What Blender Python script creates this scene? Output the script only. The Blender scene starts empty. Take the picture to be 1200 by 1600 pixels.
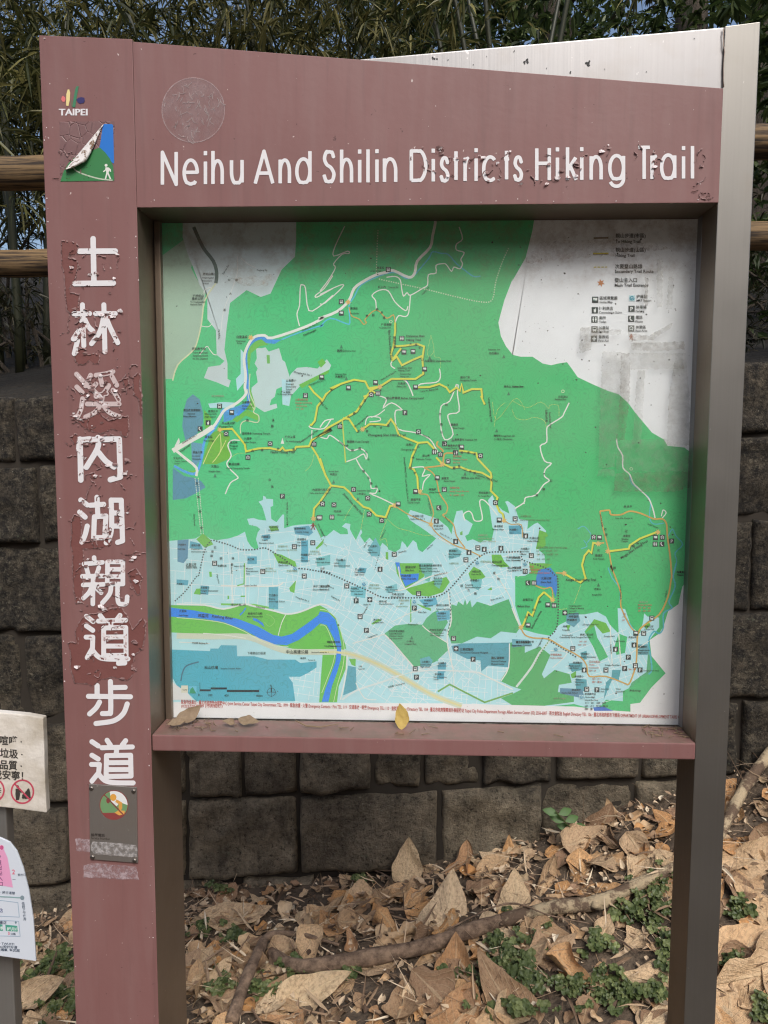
import bpy, bmesh, math, random
import numpy as np
from mathutils import Vector, Matrix
from mathutils.geometry import tessellate_polygon

random.seed(7); rng = np.random.default_rng(7)
C = bpy.context.scene.collection
SC = bpy.context.scene

# ------------------------------------------------------------------ camera
EYE = np.array([-0.018, -1.3037, 1.53])
YAW, PITCH, ROLL, FPX = 0.0351, 0.0930, 0.0022, 1200.0      # focal length in photo pixels (photo 1200 x 1600)
def cam_axes():
    cp, sp, cr, sr = math.cos(PITCH), math.sin(PITCH), math.cos(ROLL), math.sin(ROLL)
    r = np.array([1., 0, 0]); f = np.array([0, cp, -sp]); u = np.array([0, sp, cp])
    r, u = r*cr + u*sr, u*cr - r*sr
    cy, sy = math.cos(YAW), math.sin(YAW)
    Z = np.array([[cy, -sy, 0], [sy, cy, 0], [0, 0, 1]])
    return Z@r, Z@u, Z@f
AR, AU, AF = cam_axes()
cam = bpy.data.cameras.new('camera'); cam.sensor_fit = 'VERTICAL'; cam.sensor_height = 36; cam.lens = 36*FPX/1600
cam.clip_start = 0.05; cam.clip_end = 900
co = bpy.data.objects.new('camera', cam); C.objects.link(co)
co.matrix_world = Matrix(((AR[0], AU[0], -AF[0], EYE[0]), (AR[1], AU[1], -AF[1], EYE[1]), (AR[2], AU[2], -AF[2], EYE[2]), (0, 0, 0, 1)))
SC.camera = co
SC.cycles.filter_width = 1.2

# ------------------------------------------------------------------ light
SUN_EL, SUN_AZ = math.radians(48), math.radians(160)        # azimuth from +Y towards +X: behind the camera, to the right
w = bpy.data.worlds.new('World'); SC.world = w; w.use_nodes = True
wn = w.node_tree; bg = wn.nodes['Background']
sky = wn.nodes.new('ShaderNodeTexSky'); sky.sky_type = 'NISHITA'; sky.sun_disc = False
sky.sun_elevation = SUN_EL; sky.sun_rotation = SUN_AZ; sky.air_density = 1.0; sky.dust_density = 4.0; sky.ozone_density = 1.0
wn.links.new(sky.outputs[0], bg.inputs[0]); bg.inputs[1].default_value = 0.11
sl = bpy.data.lights.new('sun', 'SUN'); sl.energy = 1.5; sl.angle = math.radians(22); sl.color = (1, 0.995, 0.985)
so = bpy.data.objects.new('sun', sl); C.objects.link(so)
sd = Vector((math.sin(SUN_AZ)*math.cos(SUN_EL), math.cos(SUN_AZ)*math.cos(SUN_EL), math.sin(SUN_EL)))
so.rotation_euler = sd.to_track_quat('Z', 'Y').to_euler(); so.location = (3, -6, 8)
SC.view_settings.view_transform = 'Standard'; SC.view_settings.look = 'None'
SC.view_settings.gamma = 1; SC.view_settings.use_curve_mapping = False
SC.view_settings.exposure = 0.52

# ------------------------------------------------------------------ helpers
def ray(px, py):
    d = AF*FPX + AR*(px-600) + AU*(800-py)
    return d/np.linalg.norm(d)
def at(px, py, Y):
    "the point of the upright plane at depth Y that the photograph shows at this pixel"
    d = ray(px, py); t = (Y-EYE[1])/d[1]
    return EYE + d*t
def lin(c):
    return tuple(((v/255)/12.92 if v/255 <= .04045 else ((v/255+.055)/1.055)**2.4) for v in c)
def put(name, verts, faces, mat=None, parent=None, smooth=False, colors=None, uvs=None):
    me = bpy.data.meshes.new(name); me.from_pydata([tuple(map(float, v)) for v in verts], [], faces)
    if mat is not None:
        for m in (mat if isinstance(mat, (list, tuple)) else [mat]): me.materials.append(m)
    if smooth: me.polygons.foreach_set('use_smooth', [True]*len(me.polygons))
    if colors is not None:
        a = me.color_attributes.new('Col', 'FLOAT_COLOR', 'POINT')
        a.data.foreach_set('color', np.asarray(colors, dtype=np.float32).ravel())
    if uvs is not None:
        l = me.uv_layers.new(name='UVMap'); vi = np.zeros(len(me.loops), dtype=np.int32); me.loops.foreach_get('vertex_index', vi)
        l.data.foreach_set('uv', np.asarray(uvs, dtype=np.float32)[vi].ravel())
    me.update()
    o = bpy.data.objects.new(name, me); C.objects.link(o)
    if parent is not None: o.parent = parent
    return o
def tag(o, label=None, cat=None, group=None, kind=None):
    for k, v in (('label', label), ('category', cat), ('group', group), ('kind', kind)):
        if v: o[k] = v
    return o
def empty(name, loc=(0, 0, 0)):
    o = bpy.data.objects.new(name, None); C.objects.link(o); o.location = loc; o.empty_display_size = .1
    return o
def adopt(child, parent):
    "parent a mesh built in world coordinates without moving it"
    child.parent = parent; child.matrix_parent_inverse = Matrix.Translation(Vector(parent.location)).inverted()
    return child
def prism(name, poly, y0, y1, mat, bev=.0025, parent=None, side=None):
    "outline (x, z) extruded from depth y0 back to y1; side = {edge index: material index}"
    bm = bmesh.new(); n = len(poly)
    a = [bm.verts.new((p[0], y0, p[1])) for p in poly]; b = [bm.verts.new((p[0], y1, p[1])) for p in poly]
    bm.faces.new(a); bm.faces.new(b[::-1])
    for i in range(n):
        f = bm.faces.new((a[i], b[i], b[(i+1) % n], a[(i+1) % n]))
        if side and i in side: f.material_index = side[i]
    bmesh.ops.recalc_face_normals(bm, faces=bm.faces)
    if bev: bmesh.ops.bevel(bm, geom=list(bm.edges), offset=bev, segments=2, affect='EDGES', profile=.6)
    me = bpy.data.meshes.new(name); bm.to_mesh(me); bm.free()
    for m in (mat if isinstance(mat, (list, tuple)) else [mat]): me.materials.append(m)
    o = bpy.data.objects.new(name, me); C.objects.link(o)
    if parent: adopt(o, parent)
    return o
def tube(pts, radii, nseg=8, rough=0.0, caps=True):
    pts = [np.array(p, float) for p in pts]; V = []; F = []
    prev = None
    for i, p in enumerate(pts):
        t = pts[min(i+1, len(pts)-1)] - pts[max(i-1, 0)]; t /= np.linalg.norm(t)
        ref = prev if prev is not None else (np.array([0, 0, 1.]) if abs(t[2]) < .9 else np.array([1., 0, 0]))
        a = ref - t*np.dot(ref, t); a /= np.linalg.norm(a); b = np.cross(t, a); prev = a
        for k in range(nseg):
            an = 2*math.pi*k/nseg; r = radii[i]*(1+rough*random.uniform(-1, 1))
            V.append(p + (a*math.cos(an)+b*math.sin(an))*r)
        if i:
            o = (i-1)*nseg
            for k in range(nseg): F.append((o+k, o+(k+1) % nseg, o+nseg+(k+1) % nseg, o+nseg+k))
    if caps:
        F.append(tuple(range(nseg))[::-1]); o = (len(pts)-1)*nseg; F.append(tuple(range(o, o+nseg)))
    return V, F
def spline(pts, n=6):
    "Catmull-Rom through points of any dimension"
    P = [np.array(p, float) for p in pts]; out = []
    for i in range(len(P)-1):
        p0, p1, p2, p3 = P[max(i-1, 0)], P[i], P[i+1], P[min(i+2, len(P)-1)]
        for k in range(n):
            t = k/n
            out.append(.5*((2*p1)+(-p0+p2)*t+(2*p0-5*p1+4*p2-p3)*t*t+(-p0+3*p1-3*p2+p3)*t**3))
    out.append(P[-1]); return out
def join(parts):
    V = []; F = []
    for v, f in parts:
        o = len(V); V += list(v); F += [tuple(i+o for i in q) for q in f]
    return V, F
def ear(P):
    "triangles of a simple outline; falls back on Blender's own fill when the outline crosses itself"
    P = [(float(p[0]), float(p[1])) for p in P]; ids = list(range(len(P))); A = sum(P[i-1][0]*P[i][1]-P[i][0]*P[i-1][1] for i in ids)
    if A < 0: ids.reverse()
    cr = lambda a, b, c: (b[0]-a[0])*(c[1]-a[1])-(b[1]-a[1])*(c[0]-a[0])
    out = []
    while len(ids) > 3:
        for k in range(len(ids)):
            i, j, l = ids[k-1], ids[k], ids[(k+1) % len(ids)]; a, b, c = P[i], P[j], P[l]
            if cr(a, b, c) <= 1e-9: continue
            if any(cr(a, b, P[m]) >= 0 and cr(b, c, P[m]) >= 0 and cr(c, a, P[m]) >= 0 for m in ids if m not in (i, j, l)): continue
            out.append((i, j, l)); ids.pop(k); break
        else: return [tuple(t) for t in tessellate_polygon([[Vector((p[0], p[1], 0)) for p in P]])]
    return out+[tuple(ids)]
_vn = rng.random((64, 64))
def vnoise(x, y, s):
    x = np.asarray(x)/s; y = np.asarray(y)/s
    xi = np.floor(x).astype(int); yi = np.floor(y).astype(int); fx = x-xi; fy = y-yi
    fx = fx*fx*(3-2*fx); fy = fy*fy*(3-2*fy)
    g = lambda a, b: _vn[a % 64, b % 64]
    return (g(xi, yi)*(1-fx)+g(xi+1, yi)*fx)*(1-fy)+(g(xi, yi+1)*(1-fx)+g(xi+1, yi+1)*fx)*fy
def fbm(x, y, s, o=3):
    return sum(vnoise(x+i*17.3*s, y+i*9.1*s, s/2**i)*.5**(i+1) for i in range(o))/(1-.5**o)

# ------------------------------------------------------------------ materials
class NT:
    def __init__(s, name):
        s.m = bpy.data.materials.new(name); s.m.use_nodes = True; s.t = s.m.node_tree; s.n = s.t.nodes; s.l = s.t.links
        s.b = s.n['Principled BSDF']; s.out = s.n['Material Output']
    def node(s, typ, **kw):
        n = s.n.new(typ)
        for k, v in kw.items():
            if k.startswith('i_'):
                key = k[2:]; key = int(key) if key.isdigit() else key
                n.inputs[key].default_value = v
            else: setattr(n, k, v)
        return n
    def link(s, a, b): s.l.new(a, b)
    def coord(s, which='Object', scale=None):
        c = s.node('ShaderNodeTexCoord').outputs[which]
        if scale:
            m = s.node('ShaderNodeMapping'); m.inputs['Scale'].default_value = scale; s.link(c, m.inputs[0]); c = m.outputs[0]
        return c
    def noise(s, vec, scale, detail=4, rough=.55, dist=0.):
        n = s.node('ShaderNodeTexNoise'); n.inputs['Scale'].default_value = scale; n.inputs['Detail'].default_value = detail
        n.inputs['Roughness'].default_value = rough; n.inputs['Distortion'].default_value = dist
        if vec is not None: s.link(vec, n.inputs['Vector'])
        return n.outputs['Fac']
    def ramp(s, fac, stops):
        r = s.node('ShaderNodeValToRGB'); e = r.color_ramp.elements
        while len(e) < len(stops): e.new(.5)
        for i, (p, c) in enumerate(stops):
            e[i].position = p; e[i].color = (*c, 1) if not isinstance(c, (int, float)) else (c, c, c, 1)
        s.link(fac, r.inputs[0]); return r.outputs[0]
    def mix(s, fac, a, b, mode='MIX'):
        m = s.node('ShaderNodeMix'); m.data_type = 'RGBA'; m.blend_type = mode
        for sock, v in ((m.inputs[0], fac), (m.inputs[6], a), (m.inputs[7], b)):
            if isinstance(v, (int, float)): sock.default_value = v
            elif isinstance(v, tuple): sock.default_value = (*v, 1) if len(v) == 3 else v
            else: s.link(v, sock)
        return m.outputs[2]
    def math(s, op, a, b=0.):
        m = s.node('ShaderNodeMath'); m.operation = op
        for sock, v in ((m.inputs[0], a), (m.inputs[1], b)):
            if isinstance(v, (int, float)): sock.default_value = v
            else: s.link(v, sock)
        return m.outputs[0]
    def bump(s, h, strength, dist=.01):
        b = s.node('ShaderNodeBump'); b.inputs['Strength'].default_value = strength; b.inputs['Distance'].default_value = dist
        s.link(h, b.inputs['Height']); s.link(b.outputs[0], s.b.inputs['Normal']); return b
    def set(s, **kw):
        for k, v in kw.items():
            i = s.b.inputs[k.replace('_', ' ')]
            if isinstance(v, (int, float)): i.default_value = v
            elif isinstance(v, tuple): i.default_value = (*v, 1)
            else: s.link(v, i)
        return s

def flat(name, rgb, rough=.6, metallic=0., var=.12, scale=60):
    t = NT(name); c = t.coord()
    t.set(Base_Color=t.mix(t.math('MULTIPLY', t.noise(c, scale), var), rgb, tuple(v*.55 for v in rgb)), Roughness=rough, Metallic=metallic)
    return t.m

# aged maroon paint of the sign
t = NT('maroon_paint'); c = t.coord()
base = t.mix(t.ramp(t.noise(c, 3.5, 5), [(.3, 0.), (.7, 1.)]), lin((127, 89, 86)), lin((135, 96, 93)))
base = t.mix(t.math('MULTIPLY', t.ramp(t.noise(t.coord('Object', (9, 9, 1.2)), 4, 4), [(.45, 0.), (.72, 1.)]), .24), base, lin((146, 120, 117)))
base = t.mix(t.ramp(t.noise(c, 120, 2, .5), [(.76, 0.), (.79, 1.)]), base, lin((205, 190, 186)))
base = t.mix(t.ramp(t.noise(c, 75, 3, .6), [(.725, 0.), (.75, 1.)]), base, lin((95, 62, 62)))
base = t.mix(t.math('MULTIPLY', t.ramp(t.noise(t.coord('Object', (30, 30, 1.5)), 3, 4), [(.55, 0.), (.8, 1.)]), .30), base, lin((100, 74, 72)))
gn = t.node('ShaderNodeSeparateXYZ'); t.link(t.node('ShaderNodeNewGeometry').outputs['True Normal'], gn.inputs[0])
settled = t.math('MULTIPLY', t.ramp(gn.outputs[2], [(.6, 0.), (.9, 1.)]), t.ramp(t.noise(c, 22, 6, .7), [(.34, .15), (.62, .8)]))
base = t.mix(settled, base, lin((104, 88, 76)))                      # dust lying on upward faces
t.set(Base_Color=base, Roughness=t.ramp(t.noise(c, 8, 4), [(.3, .42), (.7, .6)]))
t.bump(t.noise(c, 90, 3), .10, .002); MAROON = t.m
# the older darker coat where the paint has come off
t = NT('undercoat_paint'); c = t.coord()
t.set(Base_Color=t.mix(t.noise(c, 25, 4), lin((112, 68, 64)), lin((128, 82, 77))), Roughness=.6); t.bump(t.noise(c, 150, 3), .2, .002); UNDER = t.m
# stainless steel
def steel(name, col, rough, metal=.95):
    t = NT(name); c = t.coord('Object', (140, 140, 1.2)); c2 = t.coord()
    n = t.noise(c, 1.5, 5, .6); n2 = t.noise(c2, 7, 5, .6)
    colr = t.mix(t.math('MULTIPLY', n, .35), col, tuple(v*.62 for v in col))
    colr = t.mix(t.math('MULTIPLY', t.ramp(n2, [(.5, 0.), (.7, 1.)]), .35), colr, tuple(v*q for v, q in zip(col, (.8, .72, .62))))
    sp = t.ramp(t.noise(c2, 95, 2), [(.72, 0.), (.76, 1.)])
    colr = t.mix(sp, colr, tuple(min(1, v*1.35) for v in col))
    t.set(Base_Color=colr, Metallic=metal, Roughness=t.math('ADD', t.math('MULTIPLY', n2, .22), rough-.1))
    t.bump(n, .18, .0015); return t.m
STEEL = steel('brushed_steel', (.33, .325, .325), .42)
POSTSTEEL = steel('ground_tint_steel', (.29, .28, .258), .46)  # darker, browner copy: reflected ground put into the colour
DULL = steel('leaf_reflection_steel', (.26, .205, .155), .46, .75)  # brown of reflected leaves put into the steel's colour
WHITE = flat('white_vinyl', (.80, .79, .80), .45, 0, .12, 90)
t = NT('worn_white_vinyl'); c = t.coord()
t.set(Base_Color=t.mix(t.ramp(t.noise(c, 260, 4, .65), [(.5, 0.), (.62, 1.)]), lin((226, 218, 218)), lin((150, 116, 112))), Roughness=.6); t.bump(t.noise(c, 220, 3), .5, .003); WORNWHITE = t.m
FLAKE = flat('lifted_paint', lin((142, 112, 109)), .6)
GLUE = flat('glue_residue', lin((186, 170, 168)), .7, 0, .6, 300)
DARK = flat('black_print', (.02, .022, .022), .6)
# ------------------------------------------------------------------ ground
_wx = np.array([-40., -1.6, -1.27, -1.06, -.64, -.30, .08, .29, .54, .71, .93, 1.12, 1.25, 1.6, 2.4, 40.])
WALL_Y = 1.25
_pp = [(0, 1440), (100, 1425), (300, 1400), (465, 1390), (640, 1366), (740, 1352), (860, 1318), (940, 1285), (1050, 1245), (1140, 1225), (1200, 1195)]
_gx = [at(*p, 1.22)[0] for p in _pp]; _gz = [at(*p, 1.22)[2] for p in _pp]
_gx = np.array([-60, -2.5]+_gx+[2.2, 60]); _gz = np.array([_gz[0]-.1, _gz[0]-.06]+_gz+[.95, 1.0])
def gh(x, y):
    hw = np.interp(x, _gx, _gz)
    s = np.clip((np.asarray(y)-.05)/1.2, 0, 1); s = s*s*(3-2*s)
    b = (fbm(np.asarray(x)+50, np.asarray(y)+50, .22)-.5)*.045*np.clip((np.asarray(y)+.5)*2, 0, 1)
    return hw*s + b
def on_ground(px, py):
    d = ray(px, py); t = .8
    while t < 6 and (EYE+d*t)[2] > gh(*(EYE+d*t)[:2]): t += .06
    lo, hi = t-.06, t
    for _ in range(7):
        m = (lo+hi)/2
        if (EYE+d*m)[2] > gh(*(EYE+d*m)[:2]): lo = m
        else: hi = m
    return EYE+d*hi
xs = np.concatenate([[-300, -80, -25, -8, -4], np.linspace(-2.4, 2.6, 90), [4.5, 9, 25, 80, 300]])
ys = np.concatenate([[-300, -80, -40, -25, -17, -12, -9, -7, -5, -3, -1.5, -.7], np.linspace(-.2, 1.5, 44), [6, 30, 100, 300]])
added_bank = lambda y: float(np.clip(-y-6, 0, 11))*.85            # unseen rise added behind the camera to darken the steel's reflections
GV = [(x, y, float(gh(x, y))+added_bank(y) if y < 1.6 else float(gh(x, 1.5))-.3) for y in ys for x in xs]
nx = len(xs); GF = [(j*nx+i, j*nx+i+1, (j+1)*nx+i+1, (j+1)*nx+i) for j in range(len(ys)-1) for i in range(nx-1)]
t = NT('soil'); c = t.coord()
t.set(Base_Color=t.mix(t.noise(c, 14, 6), (.045, .032, .022), (.17, .125, .085)), Roughness=.95); t.bump(t.noise(c, 60, 6), .8, .02); SOIL = t.m
ground = tag(put('ground', GV, GF, SOIL, smooth=True), kind='structure')

# ------------------------------------------------------------------ stone wall
t = NT('mossy_stone'); c = t.coord(); oi = t.node('ShaderNodeObjectInfo')
off = t.node('ShaderNodeVectorMath'); off.operation = 'ADD'
geo = t.node('ShaderNodeNewGeometry').outputs['Position']; t.link(geo, off.inputs[0])
rv = t.node('ShaderNodeCombineXYZ'); t.link(t.math('MULTIPLY', oi.outputs['Random'], 9.), rv.inputs[0]); t.link(rv.outputs[0], off.inputs[1])
P = off.outputs[0]
stone = t.mix(t.ramp(t.noise(P, 13, 7, .75), [(.32, 0.), (.68, 1.)]), lin((100, 89, 72)), lin((196, 180, 152)))
stone = t.mix(t.math('MULTIPLY', oi.outputs['Random'], .45), stone, lin((90, 80, 68)))
sep = t.node('ShaderNodeSeparateXYZ'); t.link(geo, sep.inputs[0])
zz = t.math('ADD', t.math('MULTIPLY', sep.outputs[2], .62), t.math('MULTIPLY', t.noise(geo, 3.2, 5, .65), 1.0))
alg_shade = t.ramp(zz, [(.61, 0.), (.90, .98)])                       # black algae, thick on the upper courses, with canopy shade painted in
fine = t.ramp(t.noise(P, 34, 7, .8), [(.38, 0.), (.58, 1.)])
alg_shade2 = t.math('MULTIPLY', alg_shade, t.math('ADD', t.math('MULTIPLY', fine, .4), .6))
stone = t.mix(alg_shade2, stone, lin((24, 22, 19)))
drip = t.ramp(t.noise(t.coord('Object', (26, 26, 2.2)), 1., 5, .65), [(.55, 0.), (.74, .6)])
stone = t.mix(drip, stone, lin((38, 34, 28)))
pits = t.ramp(t.noise(P, 70, 5, .8), [(.36, .8), (.46, 0.)]); stone = t.mix(pits, stone, lin((30, 26, 21)))
lich = t.math('MULTIPLY', t.ramp(t.noise(P, 75, 6, .8), [(.53, 0.), (.60, 1.)]), t.ramp(t.noise(P, 9, 4, .6), [(.40, .1), (.62, 1.)]))
stone = t.mix(t.math('MULTIPLY', lich, .62), stone, lin((142, 134, 114)))
stone = t.mix(t.ramp(t.noise(P, 19, 5, .7), [(.66, 0.), (.71, .75)]), stone, lin((112, 118, 96)))
stone = t.mix(t.ramp(t.noise(P, 120, 3, .6), [(.70, 0.), (.73, .8)]), stone, lin((176, 170, 152)))
t.set(Base_Color=stone, Roughness=.95); t.bump(t.math('ADD', t.noise(P, 18, 8, .78), t.math('MULTIPLY', t.noise(P, 90, 5, .7), .25)), 1., .05); STONE = t.m
MORTAR = flat('mortar', lin((56, 50, 42)), .95, 0, .8, 25)
def wl(yl, yr):                                                   # a course line: through x=45 and x=1175 of the photo
    a = at(45, yl, WALL_Y); b = at(1175, yr, WALL_Y); s = (b[2]-a[2])/(b[0]-a[0])
    return lambda x: a[2]+s*(x-a[0])
lines = [wl(*q) for q in ((614, 560), (725, 679), (853, 813), (991, 958), (1130, 1096), (1262, 1214), (1386, 1346), (1505, 1470))]
X0, X1 = -2.7, 3.0
known = {1: [(60, 790), (330, 780), (640, 770), (900, 760)], 4: [(-60, 1190), (60, 1190), (290, 1200), (377, 1200), (465, 1200), (582, 1200), (660, 1200), (752, 1190), (868, 1180), (1004, 1180), (1160, 1150), (1290, 1150)],
         5: [(-70, 1320), (107, 1320), (290, 1320), (466, 1320), (686, 1310), (846, 1300), (992, 1290), (1150, 1290)], 2: [(-20, 900), (130, 900), (420, 900), (700, 900), (980, 900), (1178, 880)], 3: [(35, 1050), (300, 1050), (600, 1050), (820, 1050), (1125, 1030), (1260, 1030)]}
wall = tag(empty('stone_wall', (0, WALL_Y, 0)), 'dark algae stained wall of rough stone blocks behind the map sign', 'wall')
prism('mortar', [(X0, -.35), (X1, -.35), (X1, lines[0](X1)-.02), (X0, lines[0](X0)-.02)], WALL_Y+.026, WALL_Y+.5, MORTAR, 0, wall)
def stone_mesh(xa, xb, zt, zb, seed):
    w_, nx_, nz_ = xb-xa, max(8, int((xb-xa)/.022)), 12
    g = .004 + .005*random.random(); V = []; F = []
    dy = random.uniform(-.012, .012); tx = random.uniform(-.03, .03); tz = random.uniform(-.03, .03)
    je = [random.uniform(-.007, .007) for _ in range(4)]
    for j in range(nz_+1):
        for i in range(nx_+1):
            u, v = i/nx_, j/nz_
            # crowd the grid towards the edges so that the arris stays crisp
            uu = .5-.5*math.cos(math.pi*u)*abs(math.cos(math.pi*u))**.15; vv = .5-.5*math.cos(math.pi*v)*abs(math.cos(math.pi*v))**.15
            x = xa+g+(w_-2*g)*uu; z0, z1 = zb(x)+g, zt(x)-g
            x += (je[0]*(1-u)+je[1]*u)*(1 if j > nz_/2 else .4)
            z = z0+(z1-z0)*vv
            n = float(fbm(x*1.+seed*3.1+90, z+seed*1.7+90, .16, 4)-.5); n2 = float(fbm(x+seed+40, z+60+seed, .045, 3)-.5)
            wob = (float(fbm(x*1.+10+seed, z+30, .07, 2))-.5)*.026
            e = min(uu*w_, (1-uu)*w_, vv*(z1-z0), (1-vv)*(z1-z0)); r = .018
            edge = 0 if e >= r else (1-math.sqrt(max(0, 1-(1-e/r)**2)))*.034
            V.append((x+wob*.6*(1-abs(2*u-1)), WALL_Y+dy+tx*(u-.5)-tz*(v-.5)+n*.055+n2*.036+edge, z+wob*(.5 if 0 < v < 1 else 1)))
    for j in range(nz_):
        for i in range(nx_):
            a = j*(nx_+1)+i; F.append((a, a+1, a+nx_+2, a+nx_+1))
    ring = [i for i in range(nx_+1)]+[j*(nx_+1)+nx_ for j in range(1, nz_+1)]+[nz_*(nx_+1)+i for i in range(nx_-1, -1, -1)]+[j*(nx_+1) for j in range(nz_-1, 0, -1)]
    o = len(V)
    for k in ring: V.append((V[k][0], WALL_Y+.09, V[k][2]))
    m = len(ring)
    for k in range(m): F.append((ring[(k+1) % m], ring[k], o+k, o+(k+1) % m))
    return V, F
sid = 0
for r in range(7):
    js = [at(px, py, WALL_Y)[0] for px, py in known.get(r, [])]
    if not js: js = [random.uniform(-.1, .1)]
    while js[0] > X0+.25: js.insert(0, js[0]-random.uniform(.26, .46))
    while js[-1] < X1-.25: js.append(js[-1]+random.uniform(.26, .46))
    js[0], js[-1] = X0, X1
    for a, b in zip(js[:-1], js[1:]):
        V, F = stone_mesh(a, b, lines[r], lines[r+1], sid); sid += 1
        adopt(put('stone', V, F, STONE, smooth=True), wall)

# ------------------------------------------------------------------ hillside above the wall
HX = np.linspace(-9, 10, 60); HY = np.concatenate([np.linspace(1.33, 3, 14), np.linspace(3.3, 11, 22), [13, 16]])
def hh(x, y):
    base = lines[0](np.clip(x, -3, 4))-.06
    s = np.clip(y-1.5, 0, 7.5)
    return base + s*.30 + (fbm(np.asarray(x)+30, np.asarray(y)+30, 1.1)-.5)*.5*np.clip((y-1.5), 0, 1)
HV = [(x, y, float(hh(x, y))) for y in HY for x in HX]
nh = len(HX); HF = [(j*nh+i, j*nh+i+1, (j+1)*nh+i+1, (j+1)*nh+i) for j in range(len(HY)-1) for i in range(nh-1)]
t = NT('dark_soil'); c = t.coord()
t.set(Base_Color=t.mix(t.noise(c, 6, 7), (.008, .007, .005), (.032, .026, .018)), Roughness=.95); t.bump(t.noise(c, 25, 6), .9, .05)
tag(put('hillside', HV, HF, t.m, smooth=True), kind='structure')

# ------------------------------------------------------------------ log fence
t = NT('log_wood'); c = t.coord('Object', (1.5, 34, 34)); c2 = t.coord()
n = t.noise(c, 2.2, 6, .65); gr = t.ramp(n, [(.42, 0.), (.56, 1.)])
t.set(Base_Color=t.mix(t.noise(c2, 5, 3), t.mix(gr, lin((54, 40, 26)), lin((146, 116, 76))), t.mix(gr, lin((40, 32, 24)), lin((98, 82, 60)))), Roughness=.8)
t.bump(n, .7, .006); LOG = t.m
fence = tag(empty('log_fence', (0, 1.62, 1.6)), 'weathered round log fence with two rails above the stone wall', 'fence')
FY = 1.62
def rail(pa, pb, rad, yo):
    a = at(*pa, FY); b = at(*pb, FY); d = b-a; a2 = a-d*.42; b2 = b+d*.42
    pts = [a2+(b2-a2)*k/26+np.array([0, yo, .006*math.sin(k*1.7)]) for k in range(27)]
    V, F = tube(pts, [rad*(1+.03*math.sin(k*.9)) for k in range(27)], 16, .012)
    adopt(put('rail', V, F, LOG, smooth=True), fence)
rail((30, 270), (1190, 223), .062, 0); rail((30, 411), (1190, 370), .052, 0)
for px in (-260, 560, 1380):
    p = at(px, 300, FY); z0 = float(hh(p[0], FY))-.2
    V, F = tube([(p[0], FY+.12, z0+k*(1.08+.25)/8) for k in range(9)], [.068]*9, 16, .01)
    adopt(put('post', V, F, LOG, smooth=True), fence)

# ------------------------------------------------------------------ vegetation
def leaf_mat(name, a, b, c_, trans=.35):
    t = NT(name); g = t.node('ShaderNodeNewGeometry'); r = g.outputs['Random Per Island']
    col = t.ramp(r, [(0., a), (.45, b), (.86, c_), (1., tuple(min(1, v*1.5) for v in c_))])
    t.set(Base_Color=col, Roughness=.5)
    tr = t.node('ShaderNodeBsdfTranslucent'); t.link(col, tr.inputs[0]); mx = t.node('ShaderNodeMixShader'); mx.inputs[0].default_value = trans
    t.link(t.b.outputs[0], mx.inputs[1]); t.link(tr.outputs[0], mx.inputs[2]); t.link(mx.outputs[0], t.out.inputs[0]); return t.m
BAMBOO = leaf_mat('bamboo_leaf', (.020, .026, .007), (.064, .074, .019), (.22, .20, .07))
BROAD = leaf_mat('broad_leaf', (.025, .045, .014), (.05, .08, .022), (.10, .13, .04))
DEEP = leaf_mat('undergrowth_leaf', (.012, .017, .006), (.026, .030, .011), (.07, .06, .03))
t = NT('bark'); c = t.coord('Object', (14, 14, 2.5)); n = t.noise(c, 2, 6, .65)
t.set(Base_Color=t.mix(n, (.022, .017, .012), (.12, .095, .07)), Roughness=.9); t.bump(n, .9, .03); BARK = t.m
CULM = flat('bamboo_culm', (.035, .038, .016), .5, 0, .5, 8)
def nrm(a): return a/np.maximum(np.linalg.norm(a, axis=1, keepdims=True), 1e-9)
def blades(B, D, L, W, droop, fold=.25):
    "pointed leaves: base points B, directions D (N,3), lengths, widths; bent down by droop"
    N = len(B); up = np.tile([0, 0, 1.], (N, 1)) + rng.normal(0, .45, (N, 3)); S = nrm(np.cross(D, up)); U = np.cross(S, D)
    L = np.asarray(L)[:, None]; W = np.asarray(W)[:, None]; dr = np.asarray(droop)[:, None]*np.array([[0, 0, -1.]])
    m1 = B+D*L*.3+dr*L*.05; m2 = B+D*L*.68+dr*L*.25; tip = B+D*L+dr*L*.55
    V = np.stack([B, m1-S*W*.5+U*W*fold, m1+S*W*.5+U*W*fold, m1, m2-S*W*.36+U*W*fold*.7, m2+S*W*.36+U*W*fold*.7, m2, tip], 1).reshape(-1, 3)
    base = (np.arange(N)*8)[:, None]
    q = np.array([[0, 3, 1, 1], [0, 2, 3, 3], [1, 3, 6, 4], [3, 2, 5, 6], [4, 6, 7, 7], [6, 5, 7, 7]])
    F = []
    for row in base[:, 0]:
        for f in q: F.append((row+f[0], row+f[1], row+f[2]) if f[2] == f[3] else (row+f[0], row+f[1], row+f[2], row+f[3]))
    return V, F
def sprays(n, centre, spread, per=(5, 9), L=(.07, .15), W=(.010, .017), droop=.9, tilt=-.15):
    "n twig ends, each with a fan of leaves"
    Bs, Ds, Ls, Ws = [], [], [], []
    for _ in range(n):
        p = np.array(centre)+rng.normal(0, 1, 3)*np.array(spread)
        ax = rng.normal(0, 1, 3); ax[2] = tilt+rng.normal(0, .35); ax /= np.linalg.norm(ax)
        for k in range(rng.integers(*per)):
            d = ax+rng.normal(0, .55, 3); d /= np.linalg.norm(d)
            Bs.append(p+ax*rng.uniform(-.06, .05)); Ds.append(d); Ls.append(rng.uniform(*L)); Ws.append(rng.uniform(*W))
    return blades(np.array(Bs), np.array(Ds), Ls, Ws, np.full(len(Bs), droop)*rng.uniform(.3, 1.3, len(Bs)))
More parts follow.
